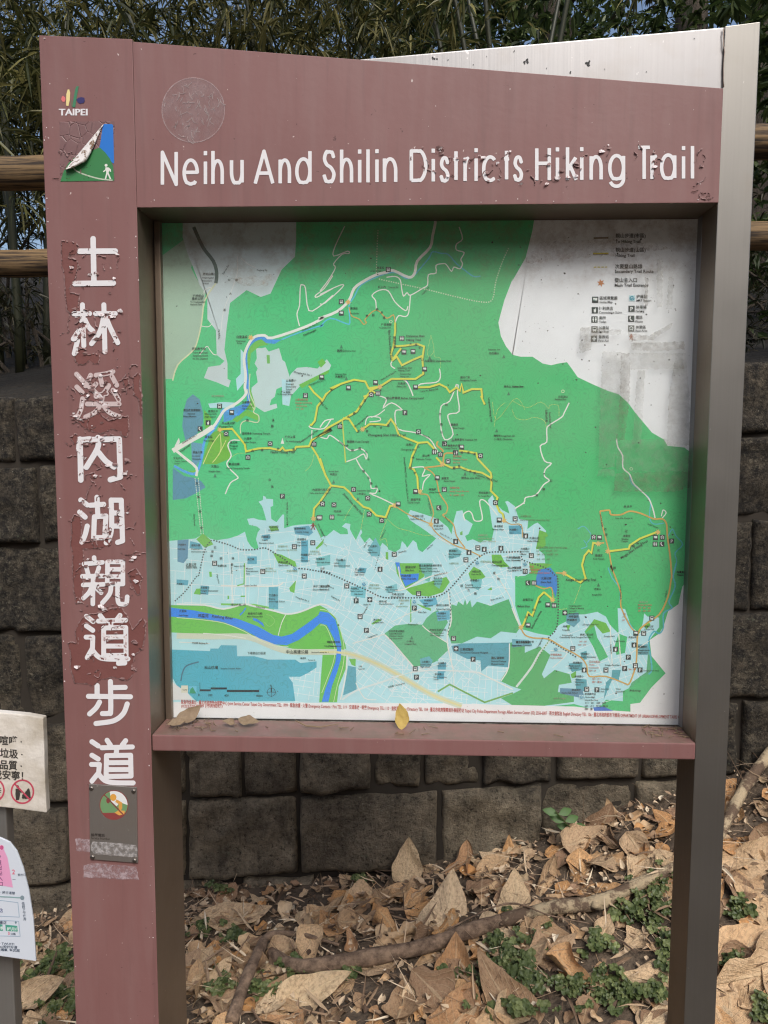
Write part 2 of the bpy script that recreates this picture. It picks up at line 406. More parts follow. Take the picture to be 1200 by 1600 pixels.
def bamboo(x, y, culms, foliage, label, zt=4.2, lean=.25):
    b = tag(empty('bamboo_clump', (x, y, float(hh(x, y)))), label, 'bamboo', 'bamboo hanging over the fence')
    for k in range(culms):
        a = random.uniform(0, 6.28); r0 = random.uniform(.02, .3); z0 = float(hh(x, y))-.1
        pts = [(x+math.cos(a)*(r0+lean*(q/8)**2*1.5), y+math.sin(a)*(r0*.7+lean*(q/8)**2), z0+(zt-z0)*q/8) for q in range(9)]
        V, F = tube(pts, [.022*(1-.07*q) for q in range(9)], 8); adopt(put('culm', V, F, CULM, smooth=True), b)
    V, F = join([sprays(n, c_, s_, **kw) for n, c_, s_, kw in foliage])
    adopt(put('foliage', V, F, BAMBOO), b)
def A(px, py, Y): return tuple(at(px, py, Y))
bamboo(-1.9, 2.5, 5, [(330, A(60, 60, 2.4), (.45, .4, .28), {}), (260, A(20, 200, 2.7), (.22, .35, .28), {}), (60, A(30, 180, 1.95), (.12, .12, .2), dict(L=(.08, .16)))], 'bamboo at the far left with leaves hanging beside the sign top')
bamboo(-.7, 3.2, 5, [(420, A(250, 25, 3.0), (.50, .5, .22), {}), (150, A(150, 110, 3.6), (.5, .5, .3), {})], 'bamboo clump rising behind the left end of the sign header')
bamboo(.5, 3.0, 6, [(430, A(480, 20, 2.8), (.45, .4, .22), {}), (130, A(560, 70, 3.4), (.4, .4, .22), {})], 'bamboo behind the middle of the sign with pale drooping leaves')
def tree(name, x, y, rad, top, boughs, leaves, label, mat=BROAD, lean=(0, 0), group='trees on the slope'):
    z0 = float(hh(x, y))-.2; o = tag(empty(name, (x, y, z0+.2)), label, 'tree', group)
    pts = [(x+lean[0]*(q/7)**1.5+.02*math.sin(q*2.1), y+lean[1]*q/7, z0+(top-z0)*q/7) for q in range(8)]
    V, F = tube(pts, [rad*(1.25 if q == 0 else 1-.08*q) for q in range(8)], 12, .04); adopt(put('trunk', V, F, BARK, smooth=True), o)
    for k in range(boughs):
        q = random.uniform(.45, .95); s = np.array(pts[int(q*7)]); a = random.uniform(0, 6.28); l = random.uniform(.6, 1.5)
        e = s+np.array([math.cos(a)*l, math.sin(a)*l*.6, random.uniform(.1, .9)*l*.6])
        V, F = tube(spline([s, (s+e)/2+np.array([0, 0, .08]), e], 4), np.linspace(rad*.32, .008, 9), 7, .04); adopt(put('branch', V, F, BARK, smooth=True), o)
    V, F = join([sprays(n, c_, s_, **kw) for n, c_, s_, kw in leaves]); adopt(put('crown', V, F, mat), o)
bl = dict(per=(6, 11), L=(.06, .11), W=(.025, .042), droop=.5)
tree('tree', 1.35, 5.6, .20, 6.5, 5, [(560, A(690, 20, 4.4), (.55, .8, .35), bl), (200, A(800, 60, 4.9), (.5, .6, .3), bl)], 'leafy tree with bright small leaves behind the middle of the sign', lean=(-.5, -.3))
tree('tree', 2.05, 4.9, .17, 6.5, 3, [(260, A(880, 40, 5.6), (.5, .6, .4), bl), (70, A(970, 20, 6.5), (.5, .6, .4), bl)], 'dark trunk of a tree rising above the steel top beam', lean=(.05, 0))
tree('tree', 2.45, 4.6, .16, 6.5, 3, [(150, A(1130, 30, 4.2), (.25, .5, .35), bl), (120, A(1090, 60, 5.4), (.5, .5, .4), bl)], 'dark tree nearest the steel post, trunk right of the other trunks', lean=(.06, 0))
tree('tree', 2.9, 3.4, .13, 6.0, 4, [(260, A(1230, 60, 3.3), (.28, .4, .5), bl), (180, A(1210, 330, 3.0), (.25, .4, .4), bl)], 'tree at the right edge with leaves behind the steel post', lean=(.1, 0))
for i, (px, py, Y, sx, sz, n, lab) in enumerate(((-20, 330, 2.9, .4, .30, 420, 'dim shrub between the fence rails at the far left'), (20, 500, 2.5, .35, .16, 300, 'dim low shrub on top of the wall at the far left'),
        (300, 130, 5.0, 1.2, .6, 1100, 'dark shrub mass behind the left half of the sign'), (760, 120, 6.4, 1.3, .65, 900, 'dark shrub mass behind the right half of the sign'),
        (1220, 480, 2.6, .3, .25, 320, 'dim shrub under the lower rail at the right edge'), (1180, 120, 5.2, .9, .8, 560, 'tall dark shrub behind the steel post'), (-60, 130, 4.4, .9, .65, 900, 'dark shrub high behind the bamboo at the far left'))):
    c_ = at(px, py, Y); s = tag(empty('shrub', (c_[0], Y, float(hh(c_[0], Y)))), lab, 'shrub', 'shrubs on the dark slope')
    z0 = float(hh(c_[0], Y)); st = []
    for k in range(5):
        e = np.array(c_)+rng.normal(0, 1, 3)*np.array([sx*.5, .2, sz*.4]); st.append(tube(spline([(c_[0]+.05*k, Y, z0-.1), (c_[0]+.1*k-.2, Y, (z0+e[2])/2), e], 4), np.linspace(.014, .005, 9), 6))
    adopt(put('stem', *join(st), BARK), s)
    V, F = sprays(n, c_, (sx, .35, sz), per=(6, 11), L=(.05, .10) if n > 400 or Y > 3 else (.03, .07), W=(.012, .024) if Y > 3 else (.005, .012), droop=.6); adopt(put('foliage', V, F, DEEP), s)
# ------------------------------------------------------------------ the sign
sign = tag(empty('map_signboard', (0, 0, 0)), 'maroon and steel trail map signboard with white lettering and framed green map', 'signboard')
XL, XI, XR = -.629, -.475, .475
XO = at(1158, 700, 0)[0]
def zat(px, py, Y=0): return at(px, py, Y)[2]
FY0 = -.004
zTL, zTS = zat(62, 55, FY0), zat(204, 61, FY0)
zo_t = (zat(215, 325)+zat(1119, 318))/2; zo_b = (zat(237, 1147)+zat(1087, 1161))/2; zr_b = (zat(238, 1172)+zat(1087, 1187))/2
prism('left_post', [(XL, -.15), (XI, -.15), (XI, zTS), (XL, zTL)], FY0, .165, [MAROON, DULL], .0009, sign, {1: 1, 3: 1})
zHR = zat(1131, 138, FY0)
prism('header_panel', [(XI+.0004, zo_t), (XR+.001, zo_t), (XR+.001, zHR), (XI+.0004, zTS-.004)], FY0, .115, [MAROON, DULL], .0008, sign, {0: 1})
prism('right_post', [(XR+.0013, -.15), (XO, -.15), (XO, zat(1184, 34)), (XR+.0013, zat(1131, 41))], 0, .085, [POSTSTEEL, DULL], .0012, sign, {3: 1})
zb0 = zat(560, 93, .004)
prism('top_beam', [(at(560, 93, .004)[0], zb0-.03), (XR+.012, zHR-.05), (XR+.012, zat(1130, 40, .004)-.002), (at(560, 93, .004)[0], zb0)], .0035, .08, STEEL, .002, sign)
prism('bottom_rail', [(XI+.001, zr_b), (XR+.001, zr_b), (XR+.001, zo_b), (XI+.001, zo_b)], -.002, .115, MAROON, .0025, sign)
# weld bead down the joint of beam and post
wp = [(at(1131+random.uniform(-1.5, 1.5), 44+k*9.2, 0)[0], -.0005, at(1131, 44+k*9.2, 0)[2]) for k in range(11)]
adopt(put('weld_bead', *tube(wp, [.0006+.0004*random.random() for _ in wp], 6, .15), flat('rusty_weld', lin((176, 160, 146)), .6, .3, .6, 120), smooth=True), sign)

# ---- map box
MY = .085
ml, mr = at(263, 700, MY)[0]-.004, at(1083, 700, MY)[0]
mt_, mb = zo_t+.01, at(640, 1127, MY)[2]
prism('back_board', [(XI+.002, zo_b+.001), (XR, zo_b+.001), (XR, zo_t-.001), (XI+.002, zo_t-.001)], MY+.006, .11, flat('back_board_grey', (.10, .095, .085), .8), 0, sign)  # plain dark grey sheet behind the map
t = NT('grimy_gasket'); c = t.coord()
t.set(Base_Color=t.mix(t.ramp(t.noise(c, 45, 6, .7), [(.4, 0.), (.62, 1.)]), lin((150, 148, 138)), lin((70, 64, 54))), Roughness=.85); t.bump(t.noise(c, 60, 4), .4, .003); GASKET = t.m
prism('map_frame', [(XI+.0015, zo_b), (ml+.002, zo_b), (ml+.002, zo_t), (XI+.0015, zo_t)], MY-.012, MY+.006, DULL, .002, sign)
prism('map_frame', [(mr-.001, zo_b), (mr+.0085, zo_b), (mr+.0085, zo_t), (mr-.001, zo_t)], MY-.012, MY+.006, GASKET, .002, sign)
prism('map_frame', [(ml+.0025, zo_b), (mr-.0015, zo_b), (mr-.0015, mb), (ml+.0025, mb)], MY-.011, MY+.006, GASKET, .002, sign)
prism('map_frame', [(mr+.009, zo_b), (XR+.0005, zo_b), (XR+.0005, zo_t), (mr+.009, zo_t)], MY-.02, MY+.006, STEEL, .001, sign)

# ---- print engine: everything drawn in photo pixels, carried onto the plane of its surface
class Sheet:
    def __init__(s): s.V = []; s.F = []; s.K = []; s.Z = []; s.shared = {}
    def tri(s, pts, faces, col, z, key=None):
        o = len(s.V)
        if key is not None and key in s.shared: g = s.shared[key]
        else:
            g = len(s.Z); s.Z.append(z)
            if key is not None: s.shared[key] = g
        s.V += [(p[0], p[1], g) for p in pts]; s.F += [tuple(i+o for i in f) for f in faces]; s.K += [(*lin(col), 1.)]*len(pts)
    def poly(s, pts, col, z):
        s.tri(pts, ear(pts), col, z)
    def line(s, pts, wd, col, z, dash=None, key=None):
        P = [np.array(p, float) for p in pts]
        if dash:
            seg = []; acc = 0.; on, off = dash
            for a, b in zip(P[:-1], P[1:]):
                L = np.linalg.norm(b-a); d = (b-a)/max(L, 1e-6); q = 0.
                while q < L:
                    ph = acc % (on+off)
                    st = min((on-ph) if ph < on else (on+off-ph), L-q)
                    if ph < on and st > .3: seg.append((a+d*q, a+d*(q+st)))
                    q += max(st, 1e-3); acc += max(st, 1e-3)
            for a, b in seg: s.line([a, b], wd, col, z, None, ('dash', len(s.Z) if a is seg[0][0] else len(s.Z)-1))
            return
        n = len(P); Q = []; F = []
        for i, p in enumerate(P):
            t0 = P[i]-P[i-1] if i else P[1]-P[0]; t1 = P[i+1]-P[i] if i < n-1 else t0
            t0 = t0/max(np.linalg.norm(t0), 1e-6); t1 = t1/max(np.linalg.norm(t1), 1e-6)
            m = t0+t1; m = m/np.linalg.norm(m) if np.linalg.norm(m) > .2 else t1
            k = min(1/max(.5, float(np.dot(m, t0))), 1.6); nn = np.array([-m[1], m[0]])*wd/2*k
            Q += [p+nn, p-nn]
            if i: F.append((2*i-2, 2*i-1, 2*i+1, 2*i))
        s.tri(Q, F, col, z, key)
    def disc(s, x, y, rx, ry, col, z, n=20):
        s.tri([(x+rx*math.cos(6.2832*k/n), y+ry*math.sin(6.2832*k/n)) for k in range(n)], [tuple(range(n))], col, z)
    def box(s, x0, y0, x1, y1, col, z): s.tri([(x0, y0), (x1, y0), (x1, y1), (x0, y1)], [(0, 1, 2, 3)], col, z)
    def star(s, x, y, r, col, z, n=8):
        s.tri([(x+(r if k % 2 == 0 else r*.45)*math.cos(math.pi*k/n+.3), y+(r if k % 2 == 0 else r*.45)*math.sin(math.pi*k/n+.3)) for k in range(2*n)]+[(x, y)], [(k, (k+1) % (2*n), 2*n) for k in range(2*n)], col, z)
    def text(s, x, y, size, body, col, z, ang=0., sx=1., skew=0.):
        V, F, wdt = glyphs(body); ca, sa = math.cos(math.radians(ang)), math.sin(math.radians(ang))
        s.tri([(x+u*sx*size*ca-v*size*sa, y-u*sx*size*sa-v*size*ca) for u, v in V], F, col, z, ('text', z))
    def depths(s, dz):
        "every shape gets a sheet of its own, later and higher ones nearer"
        rank = np.empty(len(s.Z)); rank[np.argsort(s.Z, kind='stable')] = np.arange(1, len(s.Z)+1); return rank*dz
    def build(s, name, Y, mat, parent, dz=.00002):
        vs = []; h = s.depths(dz)
        for px, py, g in s.V:
            p = at(px, py, Y); vs.append((p[0], Y-h[g], p[2]))
        o = put(name, vs, s.F, mat, colors=s.K)
        return adopt(o, parent)
_gc = {}
def glyphs(body):
    if body not in _gc:
        c = bpy.data.curves.new('t', 'FONT'); c.body = body; c.resolution_u = 2; c.offset = .013
        o = bpy.data.objects.new('t', c); C.objects.link(o)
        dg = bpy.context.evaluated_depsgraph_get(); m = bpy.data.meshes.new_from_object(o.evaluated_get(dg))
        V = [(v.co.x, v.co.y) for v in m.vertices]; F = [tuple(p.vertices) for p in m.polygons]
        _gc[body] = (V, F, max([v[0] for v in V] or [0]))
        bpy.data.objects.remove(o); bpy.data.meshes.remove(m); bpy.data.curves.remove(c)
    return _gc[body]
def print_mat(name, rough=.5, grime=0., fade=0.):
    t = NT(name); c = t.coord(); a = t.node('ShaderNodeAttribute', attribute_name='Col').outputs['Color']
    col = a
    if fade: col = t.mix(t.math('MULTIPLY', t.noise(c, 6, 5), fade), col, lin((200, 210, 200)))
    if grime:
        col = t.mix(t.math('MULTIPLY', t.ramp(t.noise(c, 16, 6, .7), [(.5, 0.), (.75, 1.)]), grime), col, lin((90, 80, 62)))
        col = t.mix(t.ramp(t.noise(c, 210, 3, .6), [(.70, 0.), (.74, .5)]), col, lin((60, 56, 46)))
    t.set(Base_Color=col, Roughness=rough); return t

# ---- the map
GR = (73, 200, 122); CITY = (186, 236, 242); ROADW = (238, 244, 236); YEL = (226, 232, 84); ORA = (216, 176, 92); TEAL = (86, 172, 180); PARK = (108, 194, 74); RIV = (48, 138, 220); STREAM = (88, 196, 214); INK = (26, 48, 40); GHOST = (120, 160, 130); PALE = (170, 205, 182)
OR = {'A': (200, 320, 3.75), 'B': (500, 320, 3.75), 'C': (800, 320, 3.75), 'D': (200, 600, 3.75), 'E': (500, 600, 3.75), 'F': (800, 600, 3.75), 'G': (200, 880, 3.75), 'H': (500, 880, 3.75), 'I': (800, 880, 3.0)}
def pts(spec):
    "'A 1,2 3,4 B 5,6' -> photo pixels; a letter names the enlargement that the numbers were read in"
    out = []; o = None
    for tok in spec.split():
        if tok in OR: o = OR[tok]
        else:
            x, y = tok.split(','); out.append((o[0]+float(x)/o[2], o[1]+float(y)/o[2]))
    return out
M = Sheet()
xl, xr, yt, yb = 255, 1090, 330, 1130
M.box(xl-4, yt-4, xr+4, yb+4, GR, 0)
M.poly(pts('A 180,300 360,180 385,300 370,370 400,430 455,515 430,690 400,820 370,862 300,930 262,1020 180,1020'), PALE, 1)
pale_edge = None
M.poly(pts('A 320,60 320,190 350,290 385,375 420,470 465,530 465,670 515,735 520,880 565,915 540,940 470,950 445,1015 520,1040 590,1070 602,1030 583,1020 583,930 565,850 578,720 598,575 695,500 778,540 835,520 900,380 978,305 985,210 985,60'), (206, 226, 228), 2)
M.poly(pts('C 130,60 120,150 80,310 0,450 B 1130,430 1080,560 1045,690 1060,770 1090,830 1130,880 C 0,878 50,890 120,890 180,930 230,940 270,930 322,922 350,960 385,1010 480,1055 560,1090 640,1120 F 550,35 625,60 680,110 720,165 820,285 890,325 912,362 1010,372 1050,405 1062,480 1069,480 C 1136,60'), (240, 246, 247), 2)
# built-up area
CITYP = pts('D 200,920 395,905 440,880 480,905 520,915 590,905 640,890 685,865 692,890 700,920 720,950 745,970 765,960 750,910 760,870 775,850 755,835 710,825 698,790 735,785 765,795 810,800 800,760 785,715 765,690 790,680 792,655 805,660 810,672 850,675 850,715 835,720 840,790 870,810 905,765 915,765 915,845 965,830 1000,825 1085,820 1105,850 1130,900 1150,890 E 40,890 80,855 120,880 165,880 160,850 128,835 150,815 178,820 175,850 190,880 210,915 240,850 248,870 235,890 262,930 290,900 350,960 365,930 395,955 400,970 440,985 470,965 480,920 500,940 510,960 545,915 565,930 575,970 600,985 680,905 620,860 530,800 512,770 530,738 600,760 690,790 750,840 770,880 785,800 800,745 835,740 850,790 895,820 870,880 850,890 862,920 895,910 940,930 960,915 1005,920 1020,850 1010,840 1000,770 985,680 1010,650 1030,700 1070,740 1110,760 1100,720 1085,690 1100,685 1140,715 1150,730 1145,760 F 20,730 40,790 95,800 90,850 130,820 150,812 180,840 200,860 195,900 150,930 140,960 190,1000 195,1050 I 60,60 15,60 15,200 50,310 120,330 180,340 220,290 280,260 300,240 340,240 400,228 440,250 460,290 500,330 495,210 530,215 560,300 600,330 615,270 620,235 635,250 690,255 690,300 640,365 655,500 600,530 550,580 548,650 440,640 400,690 290,660 0,690 G 200,830')
M.poly(CITYP, CITY, 1.5)
M.poly(pts('A 750,840 785,840 805,835 825,860 885,840 905,910 920,920 945,1000 940,1050 870,1080 860,1125 840,1140 830,1175 870,1165 875,1190 800,1215 745,1180 720,1130 725,1070 760,1040 750,980 760,960 742,930 755,900'), (200, 228, 226), 2)
M.poly(pts('A 955,990 990,955 1050,950 1110,960 1165,905 1190,940 1180,965 1060,1030 1010,1060 955,1120 945,1180 905,1170 905,1080'), (200, 228, 226), 2)
M.poly(pts('D 470,115 560,105 640,110 620,140 480,140'), CITY, 2); M.poly(pts('D 660,-205 690,-170 690,-20 640,40 632,-30 660,-60'), CITY, 2)
M.poly(pts('D 900,-30 955,-15 945,128 905,118'), CITY, 2)
def inside(p, poly):
    x, y = p; r = False; n = len(poly)
    for i in range(n):
        x1, y1 = poly[i]; x2, y2 = poly[i-1]
        if (y1 > y) != (y2 > y) and x < (x2-x1)*(y-y1)/(y2-y1)+x1: r = not r
    return r
# street grid, clipped to the built-up area
def grid(cx, cy, wd, ht, ang, sx_, sy_, seed):
    rr = random.Random(seed); ca, sa = math.cos(math.radians(ang)), math.sin(math.radians(ang))
    for axis in (0, 1):
        L, Wd, st = (wd, ht, sy_) if axis == 0 else (ht, wd, sx_)
        v = -Wd/2
        while v < Wd/2:
            v += st*rr.uniform(.5, 1.5); u = -L/2; bend = rr.uniform(-.06, .06)
            while u < L/2:
                du = rr.uniform(8, 30)
                if rr.random() < .72:
                    seg = []
                    for q in range(4):
                        uu, vv = u+du*q/3, v+bend*(u+du*q/3)
                        a_, b_ = (uu, vv) if axis == 0 else (vv, uu)
                        seg.append((cx+a_*ca-b_*sa, cy+a_*sa+b_*ca))
                    if inside(seg[0], CITYP) and inside(seg[-1], CITYP): M.line(seg, .75, (236, 247, 247), 2.4, None, (seed, axis))
                u += du
for i, g in enumerate(((340, 900, 170, 110, 3, 15, 13), (420, 870, 150, 90, -8, 15, 14), (520, 890, 150, 110, 12, 14, 13), (600, 960, 160, 150, 33, 13, 13), (640, 1040, 170, 130, 35, 10, 9), (700, 1060, 180, 80, 4, 9, 9), (740, 900, 160, 110, -28, 13, 12), (800, 880, 90, 120, 5, 11, 11), (590, 850, 120, 60, -35, 14, 12), (960, 1020, 160, 130, -20, 14, 13), (1000, 1040, 110, 90, 60, 15, 14), (480, 1070, 60, 60, 8, 9, 9))): grid(*g, i)
for s_, c_ in (
    ('D 380,60 420,90 440,170 440,230 400,300 340,345 318,250 325,160 345,90', (92, 150, 158)), ('D 262,490 330,540 390,550 430,570 455,605 400,640 340,670 262,680', (84, 148, 160)), ('D 370,340 440,350 440,420 400,480 375,460', (98, 160, 170)), ('D 560,160 640,130 690,110 680,150 610,210 560,225', (74, 156, 196)),
    ('D 465,360 490,290 530,270 600,310 590,340 600,420 590,440 520,470 450,470 440,440', (112, 186, 66)), ('D 610,210 700,150 740,170 765,190 760,215 690,185 640,225', PARK), ('D 690,30 715,20 745,120 735,160 700,145', PARK), ('D 446,150 490,200 480,250 455,270 446,230', PARK), ('D 290,480 350,510 400,505 440,430 420,490 385,525 330,520', PARK), ('A 1000,1055 1090,1010 1180,965 1175,985 1100,1030 1060,1050 1020,1075', PARK), ('A 700,850 760,790 800,780 820,820 770,830 720,870 712,960 695,960', PARK), ('A 1110,920 1140,900 1160,925 1130,955', PARK), ('A 812,880 830,880 832,930 815,930', (112, 190, 90)),
    ('G 200,245 450,250 560,270 680,245 750,260 860,285 930,300 1000,290 1080,255 1115,247 H 0,247 20,258 40,270 90,320 120,400 150,480 155,520 150,620 110,720 100,815 0,815 G 1120,815 1140,540 1090,520 1000,510 920,490 840,470 740,450 600,425 440,415 200,405', (106, 196, 78)),
    ('D 400,910 440,875 480,910 500,940 450,960 430,940', PARK), ('D 740,960 690,890 705,865 720,900 745,950', GR), ('D 825,835 870,830 885,855 840,865', PARK), ('D 1100,960 1150,905 1140,940 1105,970', PARK), ('D 850,990 900,1000 980,1040 990,1075 950,1060 880,1050', PARK), ('G 385,180 400,150 425,148 425,185', PARK), ('G 945,145 985,100 975,175 950,165', PARK), ('G 475,50 490,50 492,80 478,80', PARK), ('G 545,235 740,238 860,262 855,272 740,250 545,246', (120, 204, 90)), ('G 660,190 685,190 685,198 660,198', PARK), ('G 583,190 592,190 592,210 583,210', PARK),
    ('H 440,0 580,0 620,40 610,80 500,150 450,60', PARK), ('H 500,150 640,110 740,80 760,110 720,170 640,195 540,185', PARK), ('H 870,60 900,20 940,40 970,80 920,110 880,90', PARK), ('E 1005,1000 1060,1000 1080,1040 1110,1070 1060,1075 1010,1050', PARK), ('F 160,855 200,870 228,915 180,960 140,970', PARK), ('H 300,355 340,325 360,335 310,360', PARK), ('H 560,235 650,265 650,280 600,260', PARK), ('H 170,560 210,560 208,605 185,595', PARK), ('H 980,155 1005,140 1008,158', PARK), ('E 820,870 835,860 835,885 822,885', (112, 190, 90)), ('E 385,985 400,985 400,1030 385,1025', PARK), ('F 195,900 240,870 250,960 200,990', GR), ('H 655,560 690,545 690,575', GR),
    ('H 375,415 440,365 520,355 600,360 625,320 660,290 690,275 740,330 750,345 700,430 745,470 750,510 680,575 650,590 600,600 550,605', (88, 184, 120)), ('H 770,240 800,250 810,225 840,245 850,210 860,245 880,215 890,260 920,225 1000,250 1105,210 1120,250 1150,330 1170,380 1150,410 1060,400 1000,440 920,430 830,470 770,470 745,400 765,330', (86, 184, 116)), ('H 1140,85 1230,90 1250,240 1200,250 1170,180', GR),
    ('H 1115,465 1200,450 I 60,420 130,390 180,430 140,520 150,540 200,500 270,520 280,560 220,570 215,605 290,600 290,650 100,675 0,665 H 1060,790 1120,770 1180,740 1120,720 1055,690 1100,620', (88, 182, 106)),
    ('I 15,60 90,100 180,110 210,180 210,260 180,320 120,330 50,310 15,200 50,150 20,90', GR), ('I 340,320 380,270 400,350 430,400 450,440 410,460 385,400', GR), ('I 340,330 385,262 440,280 462,320 425,330 390,290', PARK), ('I 500,330 540,345 530,420 490,430 480,390', GR), ('I 275,520 300,505 300,535 280,540', PARK), ('I 520,600 550,585 550,655 520,650', GR), ('I 640,390 655,500 640,520 590,545 545,600 560,560 630,510', (90, 184, 130)), ('I 80,0 150,0 190,5 130,40 90,50', PARK), ('I 262,320 255,290 275,290', PARK), ('I 615,290 640,270 650,290 630,310', PARK),
    ('G 200,505 480,515 483,500 530,500 545,480 637,482 640,545 740,545 820,565 980,565 1010,585 1105,575 1105,610 1060,640 1010,665 940,665 965,700 980,808 400,808 350,760 285,715 200,660', (82, 174, 178)), ('H 165,600 210,610 215,740 135,775', (90, 168, 170)), ('H 770,485 830,470 1115,465 1110,610 985,600 945,635 940,570 860,560 780,520', (88, 166, 172)),
    ('D 970,840 1060,830 1085,870 1060,890 980,880', (96, 168, 176)), ('D 785,885 830,880 835,905 800,920', TEAL), ('D 1015,920 1055,915 1055,1045 1015,1045', TEAL), ('D 700,1010 755,1010 755,1055 700,1055', TEAL), ('D 290,915 355,910 350,1020 325,1050 290,1040', (90, 148, 164)), ('D 365,920 425,935 440,970 360,960', TEAL), ('G 825,140 880,140 880,270 825,265', (96, 176, 178)), ('G 425,130 475,135 470,185 425,180', TEAL), ('G 285,95 355,100 350,130 285,125', TEAL), ('E 325,900 355,960 350,1010 300,1010 280,970', (104, 184, 184)), ('E 755,970 800,960 830,980 820,1010 755,1030', (110, 190, 190)), ('E 1105,830 1180,830 1180,880 1110,880', (84, 174, 196)), ('E 230,1075 275,1080 265,1110 220,1100', TEAL), ('E 100,1030 150,1030 150,1080 110,1075', (120, 196, 196)), ('D 1105,1020 1185,1000 1185,1060 1105,1070', (120, 200, 190)), ('H 180,135 270,140 265,205 180,190', (120, 200, 200)), ('H 580,215 680,200 690,240 620,260', (100, 184, 196)), ('H 680,285 760,275 760,330 690,340', (100, 184, 196)), ('H 610,40 660,50 640,110 615,100', (110, 196, 176)), ('H 670,90 720,90 700,150 670,130', (110, 196, 176)), ('H 690,590 740,580 735,640 690,640', TEAL), ('H 585,560 640,545 660,570 650,605 590,605', (100, 180, 176)), ('H 690,630 728,630 726,680 684,680', TEAL), ('H 385,140 450,120 455,170 390,172', (130, 204, 204)), ('H 885,100 950,90 945,130 930,160 890,140', (120, 200, 200)), ('E 580,1050 660,1050 655,1115 600,1110', (110, 190, 170)),
    ('I 320,420 350,410 350,450 330,455', TEAL), ('I 265,470 330,465 330,500 280,510', TEAL), ('I 300,540 350,545 350,600 300,600', TEAL), ('I 590,380 640,380 640,430 590,430', (112, 180, 190)), ('I 470,500 510,500 500,550 465,545', TEAL), ('I 255,240 310,230 320,270 290,300 255,280', (96, 170, 184)), ('I 225,585 330,590 340,635 225,610', (96, 150, 170)), ('I 0,355 80,360 95,385 0,395', (110, 180, 186)), ('I 440,560 480,520 430,640', TEAL)):
    M.poly(pts(s_), c_, 2.8)
M.poly(pts('G 200,258 285,265 380,275 500,300 640,325 760,370 850,420 900,430 960,415 1040,360 1115,305 H 0,282 50,290 90,330 110,400 125,480 122,560 100,640 70,720 50,812 10,812 30,740 60,660 90,580 100,500 80,440 40,362 0,352 G 1080,392 1000,450 930,480 860,475 770,440 680,390 560,345 440,325 200,312'), RIV, 3.4)
M.poly(pts('E 440,1045 465,1045 475,1100 H 470,60 500,65 580,60 575,100 500,135 480,90 460,50'), RIV, 3.2)
M.poly(pts('I 125,30 180,20 210,60 212,120 205,160 190,120 110,100 115,60'), (60, 140, 216), 3.2); M.poly(pts('I 380,676 430,672 475,692 385,692'), (66, 120, 200), 3.2)
M.poly(pts('A 760,770 800,775 850,790 900,790 860,815 810,810'), (66, 156, 214), 3.1); M.poly(pts('B 495,1015 510,1020 522,1050 508,1050'), (50, 140, 180), 3.2); M.poly(pts('G 730,320 755,325 790,350 800,375 780,360 760,345 735,335'), RIV, 3.2); M.line(pts('G 690,262 675,285 655,305'), 2, RIV, 3.2)
M.poly(pts('D 905,315 915,350 895,350'), (236, 240, 236), 3.2); M.poly(pts('H 120,520 160,540 150,500'), CITY, 3); M.poly(pts('D 298,315 305,340 295,360 270,385 275,360'), (230, 236, 232), 3.2)
for s_, wd, c_ in (('B 940,418 900,420 850,385 800,345 750,290 710,285 660,275 640,310 590,370 540,425 500,430 450,400 400,400 330,425 240,470 200,540 170,590 175,690 150,695 60,665 0,715 A 1140,705 1000,750 900,790', 2.0, STREAM), ('A 790,775 745,790 710,820 690,880 695,980 700,1060 705,1120 D 700,120 640,180', 5, (64, 150, 214)), ('D 640,180 560,150 540,200 500,270 450,330 430,440 400,520 350,520 270,480', 4, (84, 170, 220)),
    ('F 690,530 700,580 760,630 810,680 805,780 830,820 890,815', 1.5, STREAM), ('F 915,890 940,850 960,890 1000,940 955,990 965,1040 945,1120', 1.6, STREAM), ('F 385,850 415,833 440,850 465,890 440,930', 1.3, STREAM), ('F 420,915 440,950 405,965', 1.3, STREAM), ('I 770,0 755,60 765,110 735,180 750,210 710,235 710,300 690,330 665,320 640,365 650,440 655,500 640,520', 2.2, STREAM), ('I 450,20 470,70 505,120 510,200 550,280 570,310', 1.6, STREAM)):
    M.line(spline(pts(s_), 3), wd, c_, 3.5)
def shade(c, k): return tuple(int(v*k) for v in c)
M.line(spline(pts('G 285,425 500,430 700,432 850,490 960,518 1190,520 H 150,527 300,575 450,650 600,740 700,790 830,838'), 3), 9, (212, 226, 204), 3.3); M.line(spline(pts('H 0,520 150,527 300,575 450,650 600,740 700,790 830,838'), 3), 3.4, (226, 226, 170), 3.6)
